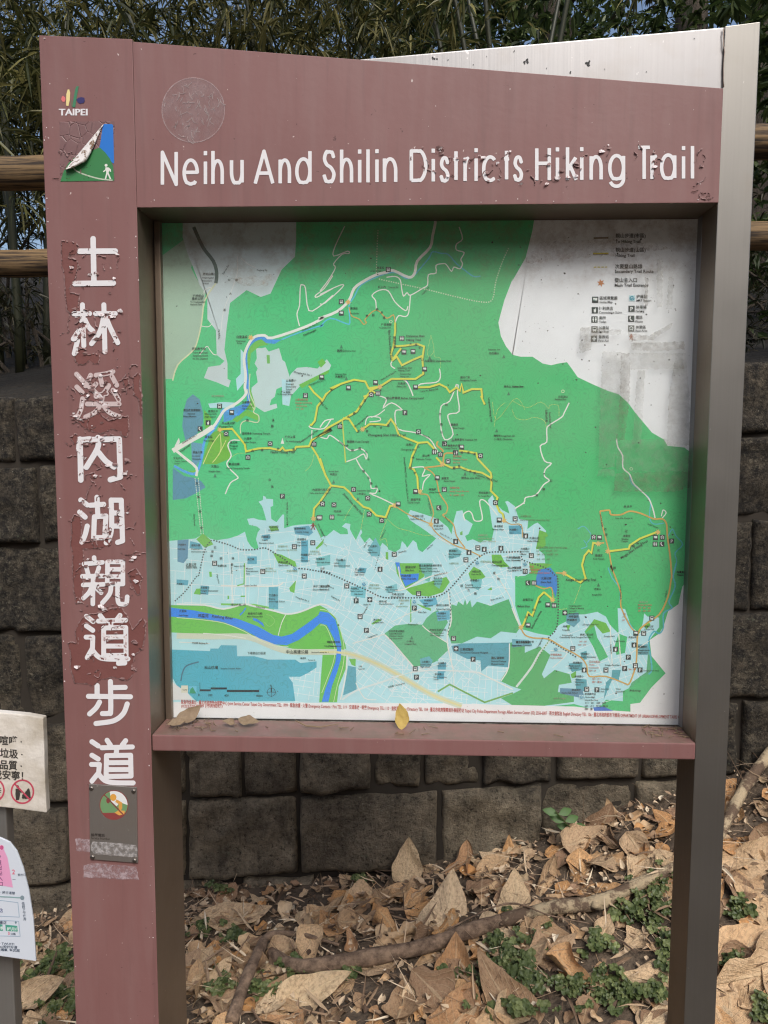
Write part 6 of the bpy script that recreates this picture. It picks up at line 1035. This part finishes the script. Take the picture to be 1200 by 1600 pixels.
def lay(px, py, length, ang, shape, up=.015, tilt=(0, 0, 0), loc=None):
    "a leaf on the ground where the photo shows one; ang = direction of its tip in the picture"
    p = on_ground(px, py) if loc is None else np.array(loc); d = np.linalg.norm(p-EYE); L = length*d/FPX
    nn = slope(p[0], p[1]); nn = nn/np.linalg.norm(nn)+np.array(tilt)+rng.normal(0, .13, 3)
    tip = AR*math.cos(math.radians(ang))+(AU*.5+AF*.8)*math.sin(math.radians(ang))
    o = bpy.data.objects.new('dead_leaf', LM[shape % 16]); C.objects.link(o); o.parent = ground
    o.matrix_world = Matrix.Translation(Vector(p+np.array([0, -.004, up]))) @ frame(nn, tip) @ Matrix.Diagonal((L, L, L*.9, 1))
    return o
S_ = (0, -.7, -.1)
for a in ((369, 1440, 100, 10, 8, .02), (519, 1449, 66, 115, 1, .015), (613, 1457, 58, -60, 3, .02, S_), (611, 1403, 58, 160, 1), (700, 1432, 108, 70, 7, .03, S_), (665, 1428, 62, 200, 0), (490, 1561, 108, 30, 12, .03, S_), (323, 1503, 84, 200, 2), (685, 1566, 96, -50, 14, .02, S_), (711, 1518, 84, 80, 15, .02, S_), (806, 1410, 68, 80, 9, .03, S_), (850, 1385, 76, 60, 3, .02, S_), (917, 1318, 66, 20, 1, .02, S_), (904, 1391, 52, 100, 6), (996, 1335, 60, 60, 0), (1017, 1362, 84, 20, 2), (812, 1493, 84, 170, 10, .02), (1017, 1537, 84, 190, 6, .02, S_), (783, 1566, 120, 120, 12, .03, S_), (725, 1588, 100, 60, 9, .02), (1175, 1353, 82, 30, 5, .02, S_), (1148, 1385, 54, 95, 1), (1162, 1490, 104, 20, 8, .02, S_), (1179, 1540, 110, 200, 2, .03, S_), (1140, 1575, 90, 70, 13), (26, 1588, 120, 20, 11, .03, S_), (32, 1520, 74, 90, 3), (75, 1500, 60, 20, 0), (430, 1570, 60, 60, 5), (585, 1515, 70, 10, 0), (940, 1468, 60, 60, 2), (560, 1425, 50, 60, 3), (760, 1392, 60, 20, 4), (880, 1350, 54, 60, 5), (345, 1565, 84, 100, 14), (1190, 1430, 90, 110, 9), (955, 1345, 60, 30, 7), (630, 1570, 84, 80, 4, .02)): lay(*a)
# leaves leaning on the wall
for px, py, L, ang, sh in ((638, 1342, 62, 84, 1), (796, 1338, 60, 88, 12), (965, 1298, 92, 100, 12), (940, 1290, 70, 60, 9), (1000, 1290, 60, 70, 5)):
    o = lay(px, py, L, ang, sh, 0, (0, -2.6, 0), at(px, py, WALL_Y-.05))
random.seed(11)
n_ = 0
while n_ < 210:
    px, py = random.uniform(-60, 1260), random.uniform(1230, 1650)
    p = on_ground(px, py)
    if p[1] > WALL_Y-.03 or p[1] > 1.24: continue
    lay(px, py, random.uniform(26, 76)*(1 if random.random() < .85 else 1.25), random.uniform(0, 360), random.randrange(16), random.uniform(.002, .02), (0, -.35, 0) if random.random() < .5 else (0, 0, 0)); n_ += 1
# the smaller whole leaves that nobody would count, joined
parts = []; uvs = []
for k in range(620):
    x = random.uniform(-1.6, 1.8); y = random.uniform(.5, 1.23); p = np.array([x, y, float(gh(x, y))+random.uniform(.003, .016)])
    nn = slope(x, y); nn = nn/np.linalg.norm(nn)+rng.normal(0, .22, 3)+np.array([0, -.15, 0]); a = random.uniform(0, 6.28); L_ = random.uniform(.035, .085)
    m_ = np.array(frame(nn, (math.cos(a), math.sin(a), 0.)).to_3x3())*L_; src = LM[random.randrange(16)]
    parts.append(([p+m_@np.array(v.co) for v in src.vertices], [tuple(f.vertices) for f in src.polygons]))
    q_ = np.zeros((len(src.vertices), 2)); 
    for l_, u_ in zip(src.loops, src.uv_layers[0].data): q_[l_.vertex_index] = u_.uv
    uvs.append(q_)
V, F = join(parts); tag(put('small_leaves', V, F, DRYLEAF, smooth=True, uvs=np.concatenate(uvs)), 'scatter of small whole dry leaves between the large ones', 'dry leaves', kind='stuff')
# fine litter: broken leaves, bamboo blades, twigs
B, D, L, W = [], [], [], []
for _ in range(6000):
    x = random.uniform(-1.7, 1.9); y = random.uniform(.55, 1.24) if random.random() < .85 else random.uniform(-.3, .6)
    z = float(gh(x, y)); kind = random.random(); d = rng.normal(0, 1, 3); d[2] = abs(d[2])*.22; d /= np.linalg.norm(d)
    B.append((x, y, z+.003+random.random()*.02)); D.append(d)
    if kind < .72: l = random.uniform(.008, .03); w_ = l*random.uniform(.4, .8)
    elif kind < .86: l = random.uniform(.04, .11); w_ = random.uniform(.005, .011)
    else: l = random.uniform(.05, .17); w_ = .002
    L.append(l); W.append(w_)
V, F = blades(np.array(B), np.array(D), L, W, rng.uniform(-.7, .9, len(L)), .3)
t = NT('litter'); g = t.node('ShaderNodeNewGeometry'); t.set(Base_Color=t.ramp(g.outputs['Random Per Island'], [(0., lin((82, 64, 50))), (.3, lin((134, 110, 86))), (.6, lin((172, 148, 120))), (.85, lin((204, 182, 152))), (1., lin((226, 212, 186)))]), Roughness=.8)
tag(put('leaf_litter', V, F, t.m), 'layer of broken dry leaves, straw and twigs covering the ground', 'leaf litter', kind='stuff')
# low green clover
V, F = [], []
PATCHES = [(800, 1500, 46, 46), (770, 1530, 40, 26), (975, 1565, 70, 26), (990, 1440, 40, 26), (1025, 1385, 26, 22), (1030, 1430, 20, 34), (310, 1465, 22, 16), (365, 1472, 16, 12), (340, 1545, 22, 18), (420, 1560, 26, 18), (470, 1528, 26, 12), (540, 1530, 24, 10), (90, 1515, 46, 34), (60, 1560, 40, 30), (100, 1575, 40, 34), (940, 1490, 30, 16), (960, 1535, 26, 12), (1150, 1430, 20, 16), (1140, 1520, 16, 20), (700, 1535, 20, 10), (560, 1380, 26, 9), (345, 1400, 14, 7), (800, 1590, 50, 10), (1040, 1500, 18, 30), (900, 1555, 30, 14), (1192, 1590, 14, 14), (820, 1545, 24, 14)]
for px, py, rx, ry in PATCHES:
    for _ in range(int(rx*ry/40)+5):
        x, y = random.gauss(px, rx*.5), random.gauss(py, ry*.5); p = on_ground(x, y)
        if p[1] > WALL_Y-.02: continue
        p = p+np.array([0, 0, random.uniform(.012, .04)]); R0 = random.uniform(.006, .0125); a0 = random.uniform(0, 6.28); nn = np.array([random.gauss(0, .35), random.gauss(-.35, .3), 1.]); mtx = np.array(frame(nn, (math.cos(a0), math.sin(a0), 0)).to_3x3())
        for k in range(3):
            a = 2.094*k; cx_, cy_ = R0*math.cos(a), R0*math.sin(a); o = len(V)
            for q_ in range(9):
                b = a+6.283*q_/9; rr = R0*(1.0 if q_ else .72); V.append(tuple(p+mtx@np.array([cx_+rr*math.cos(b), cy_+rr*math.sin(b), .003*math.cos(3*b)])))
            V.append(tuple(p+mtx@np.array([cx_, cy_, -.002]))); F += [(o+q_, o+(q_+1) % 9, o+9) for q_ in range(9)]
CLOV = leaf_mat('clover_leaf', (.055, .08, .024), (.095, .13, .042), (.16, .19, .07), .25)
tag(put('clover', V, F, CLOV), 'low green clover growing through the dead leaves', 'clover', kind='stuff')
sp = tag(empty('wall_sprig', tuple(at(905, 1320, 1.2))), 'fresh green sprig with paired leaves growing at the wall foot', 'plant')
pts_ = [at(912, 1330, 1.2), at(900, 1305, 1.17), at(884, 1285, 1.14), at(868, 1268, 1.12)]
adopt(put('stem', *tube(spline(pts_, 3), [.002]*10, 5), CLOV), sp); B, D = [], []
for k in range(4):
    for sgn in (-1, 1):
        u = .25+k*.22; p = pts_[min(3, int(u*3))]*(1-(u*3) % 1)+pts_[min(3, int(u*3)+1)]*((u*3) % 1); B.append(p); D.append(nrm(np.array([AR*sgn*.8-AU*.1*sgn+AR*-.3+AU*.3]))[0])
SPL = leaf_mat('sprig_leaf', (.05, .11, .03), (.08, .17, .04), (.10, .2, .05))
for b_, d_ in zip(B, D):
    m_ = np.array(frame((.15, -1, .75), d_).to_3x3())*.05; V = [b_+m_@np.array(q_) for q_ in [(0, 0, 0), (-.22, .3, .05), (-.28, .55, .06), (-.16, .85, .0), (0, 1.05, -.12), (.16, .85, .0), (.28, .55, .06), (.22, .3, .05), (0, .35, 0), (0, .75, -.02)]]
    adopt(put('leaflet', V, [(0, 8, 1), (1, 8, 2), (2, 8, 9), (2, 9, 3), (3, 9, 4), (4, 9, 5), (5, 9, 6), (6, 9, 8), (6, 8, 7), (7, 8, 0)], SPL, smooth=True), sp)

# fallen branches
t = NT('branch_bark'); c = t.coord(); n = t.noise(t.coord('Object', (9, 9, 9)), 4, 7, .7)
t.set(Base_Color=t.mix(t.ramp(n, [(.38, 0.), (.62, 1.)]), lin((92, 74, 60)), lin((150, 126, 104))), Roughness=.9); t.bump(t.noise(c, 55, 6, .7), .8, .01); BB = t.m
t = NT('peeling_branch'); c = t.coord(); n = t.noise(c, 13, 6, .7)
t.set(Base_Color=t.mix(t.ramp(n, [(.46, 0.), (.54, 1.)]), lin((100, 82, 66)), lin((176, 158, 128))), Roughness=.9); t.bump(t.noise(c, 60, 6, .7), .8, .01); PB = t.m
def log_(spec, up, name, label, mat, parent=None, nseg=12):
    P_ = [on_ground(x, y)+np.array([0, -.004, u_]) for (x, y, r), u_ in zip(spec, up)]; rs = [r for *_, r in spec]
    Q = spline([np.append(p, r) for p, r in zip(P_, rs)], 5); V, F = tube([k[:3] for k in Q], [k[3]*(1+.08*math.sin(i*1.3)) for i, k in enumerate(Q)], nseg, .07)
    if parent: return adopt(put(name, V, F, mat, smooth=True), parent)
    o = tag(empty(name, tuple(P_[len(P_)//2])), label, 'branch', 'fallen branches on the leaf litter'); adopt(put('bark', V, F, mat, smooth=True), o); return o
b1 = log_([(423, 1500, .016), (473, 1524, .020), (573, 1512, .023), (657, 1496, .021), (740, 1468, .022), (783, 1453, .019)], [.026, .030, .034, .034, .034, .032], 'fallen_branch', 'long fallen branch lying across the leaves, pale towards its right end', BB)
log_([(778, 1455, .019), (867, 1432, .020), (930, 1425, .021), (985, 1398, .017), (1050, 1370, .016), (1090, 1350, .012)], [.032, .032, .030, .026, .026, .022], 'pale_end', None, PB, b1)
log_([(928, 1428, .013), (930, 1438, .014)], [.036, .042], 'knot', None, PB, b1, 10)
log_([(362, 1612, .017), (385, 1550, .016), (407, 1506, .015), (423, 1485, .012), (470, 1478, .007), (530, 1490, .004)], [.03, .04, .05, .05, .04, .03], 'fallen_branch', 'grey forked branch rising at the lower left beside the sign post', BB)
log_([(1118, 1330, .012), (1140, 1290, .017), (1165, 1245, .018), (1195, 1205, .019), (1230, 1165, .018)], [.03, .04, .045, .045, .045], 'fallen_branch', 'thick pale barked branch on the slope right of the steel post', PB)
log_([(700, 1475, .002), (790, 1440, .003), (860, 1455, .002), (920, 1462, .0015)], [.05, .06, .05, .04], 'fallen_twig', 'thin brown twig looped over the long branch', BB, None, 6)
log_([(460, 1370, .002), (560, 1360, .003), (640, 1395, .003)], [.02, .02, .02], 'fallen_twig', 'thin twig at the foot of the wall left of centre', BB, None, 6)

# ------------------------------------------------------------------ dead leaves caught on the sign's ledge
def ledge_leaf(px, py, L, ang, sh, Y, nrm_, label, mat=None):
    p = at(px, py, Y); o = bpy.data.objects.new('ledge_leaf', LM[sh].copy() if mat else LM[sh]); C.objects.link(o)
    if mat: o.data.materials.clear(); o.data.materials.append(mat)
    tip = AR*math.cos(math.radians(ang))+AU*math.sin(math.radians(ang)); l = L*(np.linalg.norm(p-EYE))/FPX
    o.matrix_world = Matrix.Translation(Vector(p)) @ frame(nrm_, tip) @ Matrix.Diagonal((l, l, l*.6, 1)); tag(o, label, 'leaf', 'leaves caught on the sign ledge'); return o
t = NT('yellow_leaf'); c = t.coord(); t.set(Base_Color=t.mix(t.noise(c, 9, 5), lin((206, 182, 100)), lin((160, 130, 70))), Roughness=.6); YL = t.m
t = NT('brown_leaf'); c = t.coord(); t.set(Base_Color=t.mix(t.noise(c, 7, 5), lin((150, 130, 104)), lin((96, 76, 56))), Roughness=.7); BL = t.m
ledge_leaf(628, 1119, 40, 94, 8, .045, (.1, -1, .15), 'small yellow leaf standing against the map on the bottom ledge', YL)
ledge_leaf(297, 1117, 40, 36, 5, .05, (.3, -.8, .6), 'grey curled dead leaf in the left corner of the ledge', BL)
ledge_leaf(388, 1126, 34, -20, 13, .045, (0, -.5, 1), 'flat brown dead leaf on the ledge below the map scale bar', BL)
ledge_leaf(358, 1127, 20, 160, 5, .04, (0, -.6, .8), 'small folded dark leaf left of the flat brown one', BL)
ledge_leaf(275, 1128, 26, 215, 8, .03, (.2, -.6, 1), 'crumpled leaf scrap deepest in the left ledge corner', BL)
s = []
for k in range(80):
    x = random.choice((random.uniform(245, 330), random.uniform(1020, 1085), random.uniform(250, 1080))); y = random.uniform(.015, .07); p = at(x, 1140, 0); l = random.uniform(.004, .02); a = random.uniform(0, 6.28)
    s.append(tube([(p[0], y, zo_b+.0012), (p[0]+l*math.cos(a), min(.074, y+l*math.sin(a)), zo_b+.002+random.random()*.003)], [.0008, .0005], 5))
s.append(tube([at(462, 1126, .05), at(478, 1134, .04), at(500, 1136, .035), at(530, 1131, .045)], [.0012, .0016, .0014, .0006], 6))
tag(put('ledge_debris', *join(s), BL), 'twig bits and straw scattered along the maroon ledge', 'debris', kind='stuff')

# ------------------------------------------------------------------ the two small notices at the left
NY = .10
np_ = tag(empty('notice_board', (at(0, 1500, NY)[0], NY, float(gh(-.7, NY)))), 'weathered white notice board with crossed red circles left of the maroon post', 'notice')
t = NT('weathered_board'); c = t.coord(); bs = t.mix(t.ramp(t.noise(c, 14, 6, .65), [(.4, 0.), (.72, 1.)]), lin((226, 220, 210)), lin((188, 178, 160)))
bs = t.mix(t.ramp(t.noise(t.coord('Object', (3, 3, 30)), 4, 5, .7), [(.6, 0.), (.72, .6)]), bs, lin((160, 146, 122))); t.set(Base_Color=bs, Roughness=.7); t.bump(t.noise(c, 30, 5), .5, .006)
bp = [at(x, y, NY) for x, y in ((-150, 1100), (40, 1117), (67, 1122), (69, 1170), (70, 1215), (73, 1270), (20, 1263), (-150, 1246))]
prism('board', [(p[0], p[2]) for p in bp], NY, NY+.016, [t.m], .002, np_)
s = Sheet(); K = (62, 58, 54)
for row, (yb_, tx) in enumerate(((1162, '請勿喧嘩 ·'), (1182, '亂丟垃圾 ·'), (1200, '維護品質 ·'), (1216, '還我安寧！'))):
    V, F, wd_ = glyphs(tx); sz = 15.5; x0 = 36-wd_*sz*.92+(-2, -1, -2, 0)[row]
    for dx in (0, .5): s.tri([(x0+u*sz*.92+dx, yb_+(u*sz-30)*.06-v*sz) for u, v in V], F, K, 1+dx)
for cx_ in (-11, 35):
    cy_ = 1237+(cx_-35)*.05; s.line(arc(cx_, cy_, 17.2, 18, 0, 360, 40), 2.6, (196, 76, 96), 1.2)
    if cx_ > 0:
        x, y = cx_-7.5, cy_+1; s.disc(x, y-9, 2.2, 2.4, K, 1.3, 10); s.poly([(x-3, y-6), (x+3, y-6), (x+4, y+3), (x+2.4, y+12), (x-2.6, y+12), (x-3.4, y+2)], K, 1.3); s.line([(x+2, y-4), (x+6, y+1)], 1.6, K, 1.3)
        s.poly(jag([(cx_, cy_+11), (cx_-1, cy_+5), (cx_+4, cy_+2), (cx_+7, cy_-4), (cx_+11, cy_-5), (cx_+13, cy_+3), (cx_+13, cy_+10)], 2, .8, 2), K, 1.3)
    else:
        for k in range(5): s.line([(cx_+5, cy_), (cx_+5+8*math.cos(-.9+k*.45), cy_+8*math.sin(-.9+k*.45))], 1.2, K, 1.3)
    s.line([(cx_-12, cy_-12.5), (cx_+12, cy_+12.5)], 2.6, (196, 76, 96), 1.6)
bs_ = s.build('board_print', NY-.0004, print_mat('board_ink', .6, .2).m, np_)
p0 = at(-2, 1300, NY+.018)
prism('support_post', [(p0[0]-.017, -.2), (p0[0]+.017, -.2), (p0[0]+.017, at(0, 1130, NY)[2]), (p0[0]-.017, at(0, 1130, NY)[2])], NY+.017, NY+.045, steel('grey_post', (.33, .32, .30), .5, .7), .003, np_)
QY = NY-.035
lf = tag(empty('route_leaflet', tuple(at(-40, 1500, QY))), 'pale blue laminated route leaflet with curved right edge and pink corner', 'poster')
op = [(-120, 1290), (-40, 1302), (0, 1309), (15, 1316), (26, 1330), (36, 1356), (45, 1392), (52, 1437), (56, 1502), (0, 1494), (-120, 1480)]
prism('panel', [(at(x, y, QY)[0], at(x, y, QY)[2]) for x, y in op], QY, QY+.004, flat('laminate', lin((214, 222, 232)), .3, 0, .15, 12), .0012, lf)
s = Sheet(); PK = (226, 160, 196); DK = (70, 84, 104); TQ = (76, 160, 140)
s.poly(C5((-40, 735), (0, 742), (18, 760), (36, 800), (62, 944), (-40, 925)), PK, 1); s.disc(C5((8, 752))[0][0], C5((8, 752))[0][1], 3.2, 4, (200, 90, 140), 1.4, 14); s.line(arc(*C5((8, 752))[0], 3.4, 4, 0, 360, 18), .8, (230, 190, 210), 1.6)
for k, ch in enumerate('步道起點入口'): s.text(-5.5+.6*k, 1342+k*8.4, 7.6, ch, (120, 60, 110), 2)
s.text(*C5((57, 880))[0], 10.5, '2', (222, 92, 124), 2); s.text(*C5((85, 888))[0], 4.4, '號出口', DK, 2); s.line(C5((60, 905), (75, 905)), .6, DK, 2)
s.line(C5((-40, 985), (100, 993)), 2.0, (140, 170, 172), 2); s.disc(*C5((107, 993))[0], 3.2, 3.6, (130, 148, 156), 2.2, 16); s.text(*C5((2, 972))[0], 5.0, '· 綠古道線', DK, 2, -4)
for k, ch in enumerate('低碳下載使用'): s.text(*C5((104+k*1.6, 1026+k*15))[0], 4.8, ch, DK, 2)
s.line(C5((-20, 1003), (86, 1016), (93, 1086), (-20, 1080)), .9, (150, 176, 196), 2); s.text(*C5((-8, 1062))[0], 7, '點', (60, 76, 130), 2)
s.line(C5((-20, 1100), (90, 1106), (97, 1178), (-20, 1176)), .9, (150, 176, 196), 2); s.text(*C5((-2, 1119))[0], 5.5, '書店', DK, 2); s.disc(*C5((76, 1112))[0], 1.6, 1.8, (110, 140, 150), 2.2, 10)
s.poly(C5((26, 1122), (83, 1128), (86, 1156), (28, 1152)), TQ, 2); s.text(*C5((33, 1150))[0], 6.4, '輕月行', (226, 236, 232), 2.4, -3); s.poly(C5((-20, 1120), (12, 1122), (14, 1152), (-20, 1150)), TQ, 2); s.text(*C5((0, 1146))[0], 6, '季', (226, 236, 232), 2.4)
s.text(*C5((38, 1171))[0], 6.4, '5', (222, 92, 124), 2); s.text(*C5((50, 1172))[0], 4.2, '分鐘', DK, 2)
for r_, tx in enumerate(('· TWUSTI', 'ai/設計好運', '議集. 金武超')):
    s.text(*C5((-2+r_*2, 1218+r_*15))[0], 5.0, tx, DK, 2, -3, 1.1)
s.build('leaflet_print', QY-.0004, print_mat('leaflet_ink', .4).m, lf)
